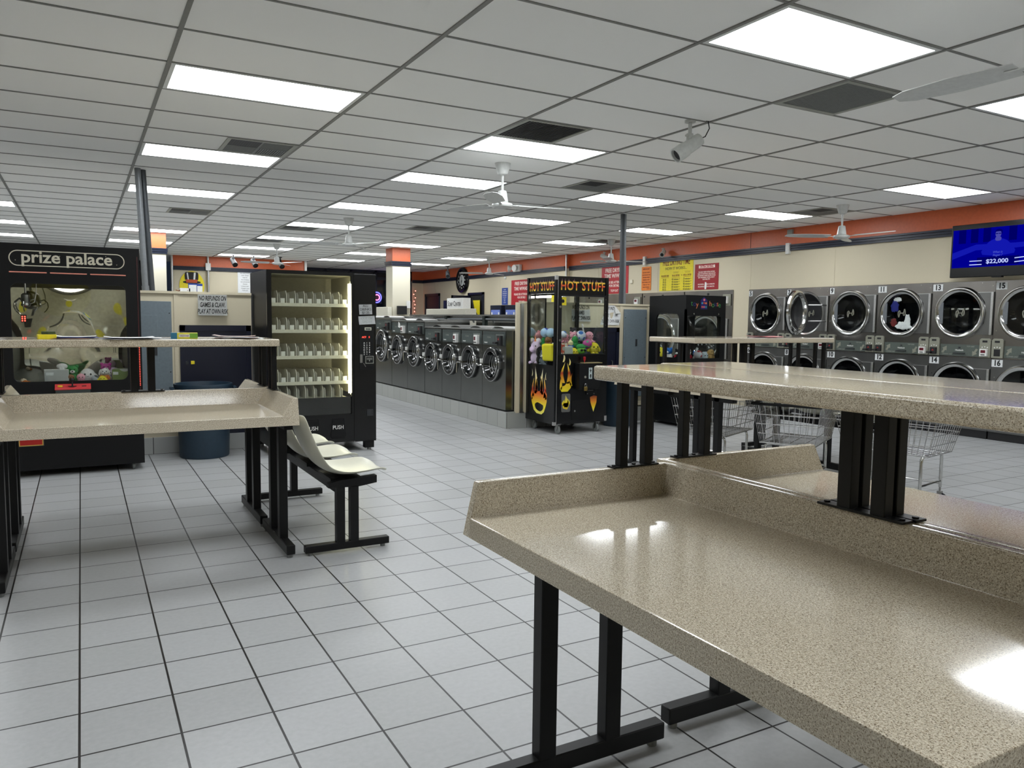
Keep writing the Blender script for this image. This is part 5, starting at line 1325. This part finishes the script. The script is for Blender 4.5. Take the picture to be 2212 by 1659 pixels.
# emergency light, posters and machines on the far right wall
em = thing('emergency_light', 'twin-head white emergency light on the orange band beside the flame claw machine', 'light fixture', (XR-.16, 17.2, 2.69), rot=FXw)
G().box(-.16, .16, -.07, .11, -.05, .03, bev=.01).add('housing', M_WPLAST, em)
for x in (-.26, .02): G().lathe([(.02, -.06), (.06, -.03), (.085, .03), (.08, .04)], 20, Matrix.Translation((x, .02, .07)) @ Matrix.Rotation(R(-40 if x < 0 else 15), 4, 'Y')).add('lamp_head', M_WPLAST, em)
tag(G().ell((XR-.11, 17.9, 2.50), .04, 14, 8).add('motion_sensor', M_WPLAST), 'small white round sensor under the moulding by the clock', 'sensor')
M_POSTB = mat('blue_poster', s2l(40, 70, 150), .5)
s = sign('wall_sign', 'narrow tall blue notice left of the far red sign', 17.93, 1.80, 2.24, .32, M_POSTB, x=XR-.1)
for i in range(8): T(s, ('DROP-OFF', 'WASH DRY FOLD', 'LAUNDRY SERVICE', 'SEE ATTENDANT', 'OPEN 7 DAYS', 'SAME DAY', 'SERVICE', 'AVAILABLE')[i], 0, .17-i*.048, .03, M_WPLAST, .01, .9)
s = sign('wall_sign', 'white label sheet below the narrow blue notice', 17.93, 1.66, 1.79, .26, M_PAPER, x=XR-.1); T(s, 'NOTICE', 0, .03, .04, M_INK, .02)
s = thing('wall_sign', 'round blue sign below the white label sheet', 'sign', (XR-.107, 17.93, 1.52), rot=FXw)
G().prism(circ(0, 0, .16, 28), -.004, .004, 'z').add('board', mat('round_blue', s2l(30, 110, 190), .5), s); T(s, 'LOW', 0, .07, .05, M_WPLAST, .02); T(s, 'WATER', 0, .0, .05, M_WPLAST, .02); T(s, 'USE', 0, -.07, .05, M_WPLAST, .02)
for y, lab in ((17.75, 'blue-fronted change machine with dark frame by the open navy door'), (16.95, 'blue-fronted change machine half hidden by the flame claw machine')):
    cm = thing('change_machine', lab, 'change machine', (XR-.12, y, 0), rot=(0, 0, -PI/2))
    G().box(-.3, .3, -.35, .0, .0, 1.78, bev=.01).add('cabinet', M_NAVY, cm)
    f_ = G().box(-.24, .24, -.356, -.35, 1.2, 1.66).add('front_print', mat('change_blue', s2l(110, 130, 200), .4), cm)
    G().box(-.15, .15, -.360, -.356, 1.28, 1.52).add('screen', M_INK, f_)
    G().box(-.22, -.16, -.362, -.356, 1.25, 1.6).box(.16, .22, -.362, -.356, 1.25, 1.6).add('label_strip', M_WPLAST, f_)
sc_ = thing('soap_vendor', 'white soap vending cabinet lettered on the front, behind the washers', 'vending machine', (9.0, 20.0, 0), -PI/2)
G().box(0, 1.03, 0, .24, 0, 1.985, bev=.008).add('cabinet', M_WPLAST, sc_)
for ch, x, sz in (('S', .10, .19), ('OAP', .265, .145), ('C', .49, .19), ('ENTER', .73, .145)): text(ch, M_INK, sc_, (x, -.002, 1.83 if sz > .15 else 1.812), size=sz, bold=.012, sx=.80)
G().box(.06, .97, -.004, 0, .7, 1.6).add('product_window', M_DARKGLASS, sc_)
tag(G().box(9.0, 9.2, 20.05, 20.24, 0, 1.93).add('magazine_stand', M_NAVY), 'dark narrow stand left of the white soap cabinet', 'stand')
bx = thing('warning_board', 'yellow board leaning inside the far open doorway', 'board', (XR-.16, 19.45, 1.72), rot=FXw)
G().prism([(-.24, .22), (.18, .22), (.18, -.26), (-.24, .05)], 0, .01, 'z').add('board', M_YELLOW, bx)
G().tube([(-.27, .24, .02), (-.05, -.24, .02)], .018, 8).tube([(-.22, .05, .02), (.16, -.28, .02)], .016, 8).add('frame', M_INK, bx)

# notices on the partitions
note('white paper notice with slanted capitals on the left partition above the navy door', (1.205, 8.612, 1.53), .285, .215, 'NO REFUNDS ON\nGAMES & CLAW.\nPLAY AT OWN RISK', FY, size=.068, bold=.02, shear=.18, sx=.49, curl=.012)
note('white paper notice seen through the glass of the flame claw machine', (5.93, 8.772, 1.52), .30, .235, 'NO REFUNDS ON\nGAMES\nPLAY AT OWN RISK', FY, size=.072, bold=.018, shear=.12, sx=.48, curl=.016)
nt = thing('paper_notice', 'crumpled white paper notice folded at the top on the right partition', 'notice', (6.42, 8.778, 1.50), rot=FY)
g = G(); P_ = [(-.17, -.14), (.16, -.145), (.17, .02), (.06, .13), (-.07, .13), (-.13, -.02)]
N = 8; vs = []
def wv(x, y): return .012*math.sin(22*x+4)*math.cos(15*y)+.014
poly = smooth_poly(P_, 2)
for p in P_: vs.append(g.bm.verts.new((p[0], p[1], wv(*p))))
f = g.bm.faces.new(vs); bmesh.ops.triangulate(g.bm, faces=[f]); bmesh.ops.subdivide_edges(g.bm, edges=g.bm.edges[:], cuts=3, use_grid_fill=True)
for v in g.bm.verts: v.co.z = wv(v.co.x, v.co.y)
bmesh.ops.solidify(g.bm, geom=g.bm.faces[:], thickness=-.0015)
g.add('sheet', M_PAPER, nt)
for txt, x, y, sz, sx_ in (('REFUND', -.01, .085, .062, .62), ('GAMES & CLAW.', .0, -.01, .062, .56), ('PLAY AT OWN RISK', .0, -.09, .062, .54)):
    me = text_mesh(txt, size=sz, bold=.006, shear=.15, sx=sx_, ext=.0003); me.materials.append(M_INK)
    for v in me.vertices: v.co.z += wv(v.co.x+x, v.co.y+y)+.003
    o = bpy.data.objects.new('lettering', me); C.objects.link(o); o.parent = nt; o.location = (x, y, 0)
G().prism([(.06, .13), (.17, .02), (.075, .015)], .030, .0315, 'z').add('folded_corner', M_WPLAST, nt)
# electrical panels
def epanel(label, loc, w_, h_):
    t = thing('electrical_panel', label, 'panel', loc)
    G().box(0, w_, -.02, .0, 0, h_, bev=.003, seg=1).add('cover', M_GREYBOX, t)
    d = G().box(w_*.05, w_*.60, -.026, -.02, .02, h_-.14, bev=.002, seg=1).add('door', M_GREYBOX, t)
    G().box(w_*.50, w_*.575, -.032, -.026, h_*.58, h_*.66).add('latch', M_DGRILLE, d)
    g = G()
    for x in (.02, w_-.02):
        for z in (.03, h_*.45, h_-.12): g.cyl((x, -.024, z), .006, .005, 'y', 8)
    g.add('screw_head', M_INK, t)
    return t
epanel('grey electrical panel beside the prize claw machine on the left partition', (.48, 8.648, .25), .33, 1.31)
epanel('grey electrical panel on the right partition beside the toy claw machine', (6.645, 8.762, .35), .40, 1.23)
# yellow oval emblem, papers and trim on the office wall
ov = thing('wall_emblem', 'yellow oval board with a striped top hat on the office wall', 'emblem', (2.46, 20.99, 2.17), rot=FY)
G().prism(circ(0, 0, .29, 36, .36), -.01, .006, 'z').add('board', M_YELLOW, ov)
hat = G().prism(smooth_poly([(-.13, .10), (-.16, .31), (-.06, .335), (.06, .335), (.15, .31), (.12, .10)], 3), .006, .010, 'z').prism(circ(0, .085, .21, 28, .04), .007, .012, 'z').add('hat', M_INK, ov)
G().prism([(.03, .09), (.07, .09), (.095, .32), (.05, .325)], .0125, .0135, 'z').prism([(-.09, .09), (-.06, .09), (-.09, .32), (-.12, .31)], .0125, .0135, 'z').add('hat_stripe', M_PAPER, hat)
G().prism([(-.13, .07), (.12, .07), (.13, .15), (-.14, .15)], .0128, .0138, 'z').add('hat_band', mat('brick_red', s2l(190, 80, 40), .5), hat)
tag(G().box(.90, 1.0, 8.66, 8.71, 1.665, 1.70, bev=.002).add('paper_stack', M_PAPER), 'low stack of white papers on top of the left partition', 'paper')
pp = thing('paper_stack', 'white leaflets with a blue edge in front of the yellow oval board', 'paper', (1.06, 8.68, 1.665))
G().box(-.075, .0, -.02, -.017, 0, .07).add('sheet', M_PAPER, pp); G().box(.005, .055, -.03, -.027, 0, .06).add('sheet', M_PAPER, pp); G().box(-.08, .06, .0, .003, 0, .085).add('sheet', P_BLUE, pp)
for x, lab in ((.89, 'little rust-red leaf sprig on the left partition, nearer the striped pillar'), (.965, 'little rust-red leaf sprig on the left partition, nearer the papers')):
    g = G()
    for k in range(5):
        a = k*1.25; g.prism([(0, 0), (.02, .006), (.038, 0), (.02, -.006)], 0, .003, 'z')
        for v in g.bm.verts[-8:]: v.co = Matrix.Rotation(a, 4, 'Z') @ Matrix.Rotation(-.35, 4, 'Y') @ v.co
    o = tag(g.add('leaf_sprig', mat('rust_leaf', s2l(150, 66, 30), .7)), lab, 'decoration'); o.location = (x, 8.685, 1.666)
nb = thing('wall_notice', 'white printed notice above a navy edge on the office wall beside the drinks machine', 'notice', (3.72, 20.99, 2.3), rot=FY)
G().box(-.16, .2, -.3, .28, -.003, .004).add('sheet', M_PAPER, nb)
for i in range(9): text(('ALL MACHINES', 'LAST WASH', '9:00 PM', 'NO DYEING', 'NO SMOKING', 'PLEASE', 'CLEAN LINT', 'THANK YOU', 'TOP KAT')[i], M_INK, nb, (.02, .22-i*.055, .005), (0, 0, 0), size=.035)
tag(G().box(3.3, 4.2, 20.70, 20.95, 0, 1.97).add('counter_box', M_NAVYDOOR), 'navy counter below the white notice on the office wall', 'box')
# neon ring and red string lights in the dark shop window
nn = thing('neon_sign', 'round blue and pink neon sign glowing in the dark shop window', 'sign', (8.13, 23.45, 2.06), rot=FY)
G().tube([(p[0], p[1], 0) for p in circ(0, 0, .16, 28)], .018, 8, closed=True).add('outer_tube', emit('neon_blue', (.08, .08, 1.), 2.), nn)
G().tube([(p[0], p[1], 0) for p in circ(.02, 0, .085, 24)], .016, 8, closed=True).add('inner_tube', emit('neon_pink', (1., .15, .4), 1.6), nn)
G().box(-.19, .19, -.19, .19, -.04, -.03).add('backing', M_INK, nn)
sl_ = thing('string_lights', 'string of small red lights hanging at the shop window edge', 'lights', (9.40, 23.38, .2))
pts = [(.03*math.sin(i*1.7), 0, 2.15-i*.055) for i in range(22)]
G().tube(pts, .006, 6).add('cord', M_INK, sl_)
for i in range(1, 22, 2): G().ell((pts[i][0]+.02*(-1)**i, -.02, pts[i][2]), .017, 8, 6).add('bulb', emit('red_bulb', (1., .16, .12), 3.), sl_)

wo = thing('wall_emblem', 'plain yellow oval board mirrored inside the prize claw machine', 'emblem', (-.35, YF+.01, 1.80), rot=(PI/2, 0, PI))
G().prism(circ(0, 0, .55, 36, .42), 0, .012, 'z').add('board', M_YELLOW, wo)
# ------------------------------------------------------------------ plush toys and prizes inside the claw machines
def pm_(name, c, rough=.85, vary=.12): return mat('plush_'+name, s2l(*c), rough, vary=vary, scale=120, bump=.3, spec=.2)
PINK = pm_('pink', (236, 170, 186)); YEL = pm_('yellow', (244, 226, 60)); GRN = pm_('green', (60, 150, 80)); LGRN = pm_('lime', (130, 200, 80)); BLU = pm_('blue', (50, 110, 190)); DBL = pm_('deep_blue', (24, 44, 120))
WHT = pm_('white', (232, 230, 228)); BRN = pm_('brown', (150, 106, 74)); TAN = pm_('tan', (214, 176, 112)); BLK = pm_('black', (22, 22, 24)); GRY = pm_('grey', (120, 128, 136)); DGY = pm_('dark_grey', (62, 60, 66)); ORG = pm_('orange', (226, 130, 60)); LIL = pm_('lilac', (222, 200, 226)); RDP = pm_('red', (180, 40, 60)); MAG = pm_('magenta', (186, 60, 150))
def two_tone(name, a, b_, sc=14):
    if name in MATS: return MATS[name]
    m = bpy.data.materials.new(name); n, l = nodes_of(m); b = n['Principled BSDF']; b.inputs['Roughness'].default_value = .35
    tc = n.new('ShaderNodeTexCoord'); v = n.new('ShaderNodeTexVoronoi'); v.inputs['Scale'].default_value = sc
    l.new(tc.outputs['Object'], v.inputs['Vector']); r = n.new('ShaderNodeValToRGB'); r.color_ramp.interpolation = 'CONSTANT'
    r.color_ramp.elements[0].color = (*s2l(*a), 1); r.color_ramp.elements[1].color = (*s2l(*b_), 1); r.color_ramp.elements[1].position = .42
    l.new(v.outputs['Distance'], r.inputs['Fac']); l.new(r.outputs['Color'], b.inputs['Base Color']); MATS[name] = m
    return m
BWB = two_tone('blue_white_ball', (64, 120, 200), (216, 226, 240)); MULTI = two_tone('multicolour_ball', (70, 160, 110), (190, 70, 150), 18); DBW = two_tone('deep_blue_ball', (30, 60, 170), (170, 200, 230), 9)
def eyes(parent, y, z, dx, r):
    for s in (-1, 1): G().ell((s*dx, y, z), (r, r*.6, r*1.15), 8, 6).add('eye', M_INK, parent)
def plush(kind, label, loc, s, c1, c2=None, rz=0., cat='plush toy', name='plush_toy', tilt=0.):
    t = thing(name, label, cat, loc, rot=(tilt, 0, rz), group='claw machine prizes')
    c2 = c2 or c1
    if kind == 'bear' or kind == 'dog':
        G().ell((0, 0, .40*s), (.34*s, .28*s, .42*s), 16, 10).ell((-.30*s, -.16*s, .12*s), (.15*s, .24*s, .13*s), 10, 8).ell((.30*s, -.16*s, .12*s), (.15*s, .24*s, .13*s), 10, 8).ell((-.36*s, -.10*s, .48*s), (.12*s, .13*s, .24*s), 10, 8, rot=(0, .4, 0)).ell((.36*s, -.10*s, .48*s), (.12*s, .13*s, .24*s), 10, 8, rot=(0, -.4, 0)).add('body', c2, t)
        g = G().ell((0, -.03*s, .98*s), (.40*s, .36*s, .36*s), 18, 12)
        if kind == 'bear': g.ell((-.30*s, 0, 1.26*s), (.14*s, .08*s, .14*s), 10, 8).ell((.30*s, 0, 1.26*s), (.14*s, .08*s, .14*s), 10, 8)
        else: g.ell((-.40*s, .0, .95*s), (.10*s, .14*s, .30*s), 10, 8, rot=(0, .25, 0)).ell((.40*s, .0, .95*s), (.10*s, .14*s, .30*s), 10, 8, rot=(0, -.25, 0))
        h = g.add('head', c1, t)
        G().ell((0, -.33*s, .88*s), (.18*s, .14*s, .13*s), 12, 8).add('muzzle', WHT if kind == 'bear' else c1, h)
        G().ell((0, -.46*s, .93*s), (.06*s, .04*s, .045*s), 8, 6).add('nose', M_INK, h)
        eyes(h, -.36*s, 1.06*s, .15*s, .045*s)
    elif kind == 'ball':
        G().ell((0, 0, s), s, 24, 16).add('ball', c1, t)
    elif kind == 'chick':
        g = G().ell((0, 0, .55*s), (.55*s, .48*s, .55*s), 18, 12).ell((-.52*s, 0, .45*s), (.2*s, .14*s, .3*s), 10, 8, rot=(0, .5, 0)).ell((.52*s, 0, .45*s), (.2*s, .14*s, .3*s), 10, 8, rot=(0, -.5, 0)).ell((-.2*s, -.2*s, .07*s), (.2*s, .25*s, .09*s), 10, 6).ell((.2*s, -.2*s, .07*s), (.2*s, .25*s, .09*s), 10, 6)
        b = g.add('body', c1, t); eyes(b, -.43*s, .66*s, .2*s, .07*s)
        G().tube([(-.08*s, -.475*s, .52*s), (0, -.485*s, .49*s), (.08*s, -.475*s, .52*s)], .014*s, 6).add('mouth', M_INK, b)
    elif kind == 'pony':
        G().ell((0, 0, .35*s), (.30*s, .34*s, .38*s), 14, 10).ell((-.2*s, -.2*s, .1*s), (.11*s, .2*s, .1*s), 8, 6).ell((.2*s, -.2*s, .1*s), (.11*s, .2*s, .1*s), 8, 6).add('body', c2, t)
        h = G().ell((0, -.05*s, .95*s), (.28*s, .30*s, .34*s), 16, 10).ell((0, -.30*s, .85*s), (.19*s, .22*s, .18*s), 12, 8).ell((-.2*s, .0, 1.28*s), (.06*s, .05*s, .12*s), 8, 6).ell((.2*s, .0, 1.28*s), (.06*s, .05*s, .12*s), 8, 6).add('head', c1, t)
        G().lathe([(.06*s, 1.24*s), (.0, 1.6*s)], 10, Matrix.Translation((0, -.1*s, 0))).add('horn', ORG, h)
        G().ell((0, .18*s, 1.1*s), (.22*s, .2*s, .36*s), 12, 8).ell((0, .3*s, .7*s), (.18*s, .16*s, .4*s), 12, 8).add('mane', WHT, h)
        eyes(h, -.28*s, 1.02*s, .17*s, .04*s)
    elif kind == 'figure':
        b = G().ell((0, 0, .34*s), (.34*s, .30*s, .36*s), 16, 10).ell((-.40*s, -.05*s, .45*s), (.1*s, .1*s, .22*s), 8, 6, rot=(0, .6, 0)).ell((.40*s, -.05*s, .45*s), (.1*s, .1*s, .22*s), 8, 6, rot=(0, -.6, 0)).add('body', c2, t)
        h = G().ell((0, 0, .85*s), (.36*s, .32*s, .40*s), 16, 12).add('head', c1, t); eyes(h, -.30*s, .92*s, .13*s, .045*s)
    elif kind == 'octopus':
        g = G().ell((0, 0, .70*s), (.46*s, .44*s, .46*s), 18, 12)
        for k in range(8):
            a = k*PI/4+.2; g.tube([(.2*s*math.cos(a), .2*s*math.sin(a), .4*s), (.42*s*math.cos(a), .42*s*math.sin(a), .16*s), (.56*s*math.cos(a), .56*s*math.sin(a), .08*s), (.66*s*math.cos(a), .66*s*math.sin(a), .16*s)], .085*s, 8)
        b = g.add('body', c1, t); eyes(b, -.42*s, .74*s, .17*s, .055*s)
    elif kind == 'shades':
        b = G().ell((0, 0, .45*s), (.48*s, .42*s, .45*s), 18, 12).ell((0, .06*s, .75*s), (.52*s, .46*s, .34*s), 18, 12, mi=1).add('body', [c1, c2], t)
        G().ell((-.18*s, -.39*s, .45*s), (.16*s, .06*s, .12*s), 12, 8).ell((.18*s, -.39*s, .45*s), (.16*s, .06*s, .12*s), 12, 8).box(-.08*s, .08*s, -.45*s, -.41*s, .46*s, .50*s).add('sunglasses', M_INK, b)
    elif kind == 'cushion':
        g = G().box(-.5*s, .5*s, -.22*s, .22*s, 0, 1.15*s, bev=.14*s, seg=4); b = g.add('cushion', c1, t)
        G().ell((-.52*s, 0, .35*s), (.10*s, .10*s, .26*s), 8, 6).ell((.52*s, 0, .35*s), (.10*s, .10*s, .26*s), 8, 6).add('tassel', c2, b)
    return t
# the flame machine: front row against the glass, then the mound behind it
Z0 = .966
plush('chick', 'plain yellow plush bird pressed low against the flame machine front glass', (5.435, 8.185, .955), .105, YEL)
plush('figure', 'small plush figure with pale head and blue body in the flame machine', (5.425, 8.24, 1.045), .095, pm_('pale_yellow', (236, 226, 176)), BLU)
plush('shades', 'green plush head wearing dark sunglasses in the flame machine', (5.555, 8.19, .985), .125, LGRN, GRN)
plush('figure', 'green hooded plush behind the sunglasses plush', (5.525, 8.29, 1.06), .125, GRN, GRN, .3)
plush('ball', 'round multicoloured ball of pink, green and blue against the flame machine glass', (5.655, 8.20, 1.055), .062, MULTI)
plush('chick', 'bright yellow round plush with dot eyes, right end of the flame machine glass', (5.755, 8.20, .99), .135, YEL, rz=-.1)
plush('octopus', 'pale pink octopus plush at the upper right of the flame machine heap', (5.77, 8.33, 1.13), .125, PINK)
plush('ball', 'blue and white patterned ball on top of the flame machine heap', (5.64, 8.33, 1.15), .068, BWB)
plush('bear', 'pink plush with dot eyes lying on top of the flame machine heap', (5.53, 8.34, 1.10), .125, PINK, PINK)
plush('octopus', 'pink frilly plush left of the pink one with dot eyes', (5.45, 8.40, 1.12), .11, PINK)
plush('ball', 'small blue and white ball at the left of the flame machine heap', (5.395, 8.36, 1.19), .045, BWB)
plush('pony', 'white and pink plush high at the left edge of the front glass', (5.30, 8.42, 1.09), .14, LIL, WHT)
plush('bear', 'black and white plush bear at the left edge of the front glass', (5.245, 8.32, 1.05), .115, BLK, WHT)
plush('cushion', 'clear packet with orange print at the left of the front glass', (5.29, 8.20, Z0), .14, two_tone('packet_print', (206, 200, 180), (210, 90, 60), 16), TAN, .2)
plush('cushion', 'pale square plush with a green centre low at the left of the front glass', (5.345, 8.165, .966), .11, pm_('pale_grey', (190, 196, 190)), GRN, -.2)
plush('bear', 'dark grey plush bear at the back right of the flame machine', (5.76, 8.52, 1.10), .13, DGY)
plush('bear', 'dark grey plush topmost at the back of the flame machine', (5.70, 8.60, 1.16), .12, DGY)
plush('dog', 'dark brown plush behind the yellow plush bird', (5.47, 8.52, Z0), .13, BRN)
plush('ball', 'deep blue ball low between the green and yellow plushes', (5.665, 8.32, .97), .06, DBW)
tag(G().cyl((0, 0, 0), .011, .22, seg=10).add('stick_toy', M_WPLAST), 'white stick standing up out of the flame machine heap', 'toy wand')
o = C.objects['stick_toy']; o.location = (5.80, 8.47, 1.16); o.rotation_euler = (.1, -.28, 0)
# the well behind the side pane
plush('pony', 'pale lilac and white unicorn plush at the side pane of the flame machine', (5.165, 8.65, .84), .235, LIL, LIL, -1.2)
plush('figure', 'black plush with a yellow stripe beside the unicorn plush', (5.175, 8.55, .84), .19, BLK, BLK, -1.2)
plush('dog', 'brown plush dog with hanging ears above the plain yellow cushion', (5.22, 8.44, 1.06), .11, BRN, BRN, -1.2)
plush('cushion', 'plain square yellow plush cushion at the side pane of the flame machine', (5.165, 8.32, .90), .19, YEL, YEL, -1.3, tilt=.1)
plush('bear', 'grey blue plush lying at the bottom of the side pane', (5.165, 8.45, .835), .14, GRY, GRY, -1.3)
plush('figure', 'dark green plush under the blue balls of the flame machine', (5.24, 8.58, 1.06), .11, GRN, GRN, -1.)
plush('ball', 'blue ball with pale bands, left of two at the side pane', (5.24, 8.56, 1.19), .062, DBW)
plush('ball', 'deep blue ball with white patch, right of two at the side pane', (5.24, 8.42, 1.19), .062, DBW, rz=2.)
# prize machine heap
def carton(label, loc, size, rz, m, tilt=0.):
    t = thing('toy_carton', label, 'box', loc, rot=(tilt, 0, rz), group='claw machine prizes')
    x, y, z = size
    b = G().box(-x/2, x/2, -y/2, y/2, 0, z, bev=.003, seg=1).add('carton', m, t)
    G().box(-x*.43, -x*.12, -y/2-.001, -y/2, z*.6, z*.82).add('label_panel', M_PAPER, b)
    G().prism([(-x*.45, 0), (x*.45, 0), (x*.45, z*.12), (-x*.3, z*.16)], -y/2-.001, -y/2, 'y').add('printed_band', RDP, b)
    return t
PZ = .801
SILV = mat('silver_carton', s2l(190, 192, 190), .35, vary=.1, scale=8)
carton('silver grey toy carton with red print left in the prize machine', (-.205, 7.98, PZ), (.19, .10, .125), .06, SILV)
carton('silver grey toy carton with green print at the right of the prize machine', (.315, 7.99, PZ), (.14, .10, .12), -.25, two_tone('silver_green_carton', (190, 192, 188), (120, 140, 80), 7), .05)
G_ = thing('plush_toy', 'white tag-like plush sitting on the silver carton in the prize machine', 'plush toy', (-.16, 8.0, PZ+.126), group='claw machine prizes')
G().ell((0, 0, .025), (.045, .03, .028), 12, 8).box(-.02, .02, -.045, -.03, -.03, .02, bev=.004).add('body', WHT, G_)
plush('figure', 'orange and cream plush lying at the left corner of the prize window', (-.43, 8.0, PZ), .075, pm_('cream', (232, 214, 190)), ORG, .5, tilt=-1.2)
plush('bear', 'green shaggy plush with dark face in the prize machine', (-.08, 8.03, PZ), .115, GRN, GRN)
plush('dog', 'dark brown plush in front of the green shaggy plush', (-.095, 7.95, PZ), .06, BRN, BLK)
plush('octopus', 'pink patterned plush in the middle of the prize machine heap', (-.015, 7.945, PZ), .075, PINK, MAG)
plush('chick', 'white plush with black brows behind the pink patterned plush', (.04, 8.03, PZ), .115, WHT)
plush('ball', 'grey plastic ball capsule beside the white plush', (.10, 7.945, PZ), .035, two_tone('grey_capsule', (70, 76, 84), (170, 176, 184), 16))
plush('dog', 'orange and white plush dog face over the yellow toy', (.175, 8.0, PZ+.0), .095, WHT, ORG)
plush('chick', 'flat yellow plush in front of the orange and white dog', (.155, 7.915, PZ-.0), .06, YEL)
plush('bear', 'magenta plush behind the orange and white dog', (.19, 8.10, PZ+.02), .11, MAG, WHT)
plush('octopus', 'white and purple plush under the right silver carton', (.245, 8.12, PZ), .11, LIL, MAG)
# toy machine by the dryers
TZ = .881
plush('dog', 'tan plush dog with dark nose at the right of the toy machine window', (7.595, 8.02, TZ), .12, TAN, TAN)
plush('ball', 'red and white printed ball in the toy machine window', (7.355, 8.01, TZ+.03), .06, two_tone('red_white_ball', (190, 50, 60), (220, 220, 226), 12))
plush('chick', 'pale crescent shaped plush beside the tan dog plush', (7.48, 8.03, TZ), .115, pm_('ice', (206, 220, 228)))
plush('bear', 'white and blue plush under the red and white ball', (7.39, 8.10, TZ), .10, BLU, WHT)
plush('figure', 'white plush with pink cap at the left of the toy machine window', (7.17, 8.02, TZ), .15, WHT, RDP)
plush('chick', 'yellow plush behind the side pane of the toy machine', (7.08, 8.46, TZ), .16, YEL, rz=-1.3)
plush('bear', 'blue and white plush in the middle of the side pane of the toy machine', (7.09, 8.30, TZ), .13, BLU, WHT, -1.3)
plush('bear', 'dark plush with pale straps in the side pane of the toy machine', (7.12, 8.14, TZ), .12, BLK, RDP, -1.3)
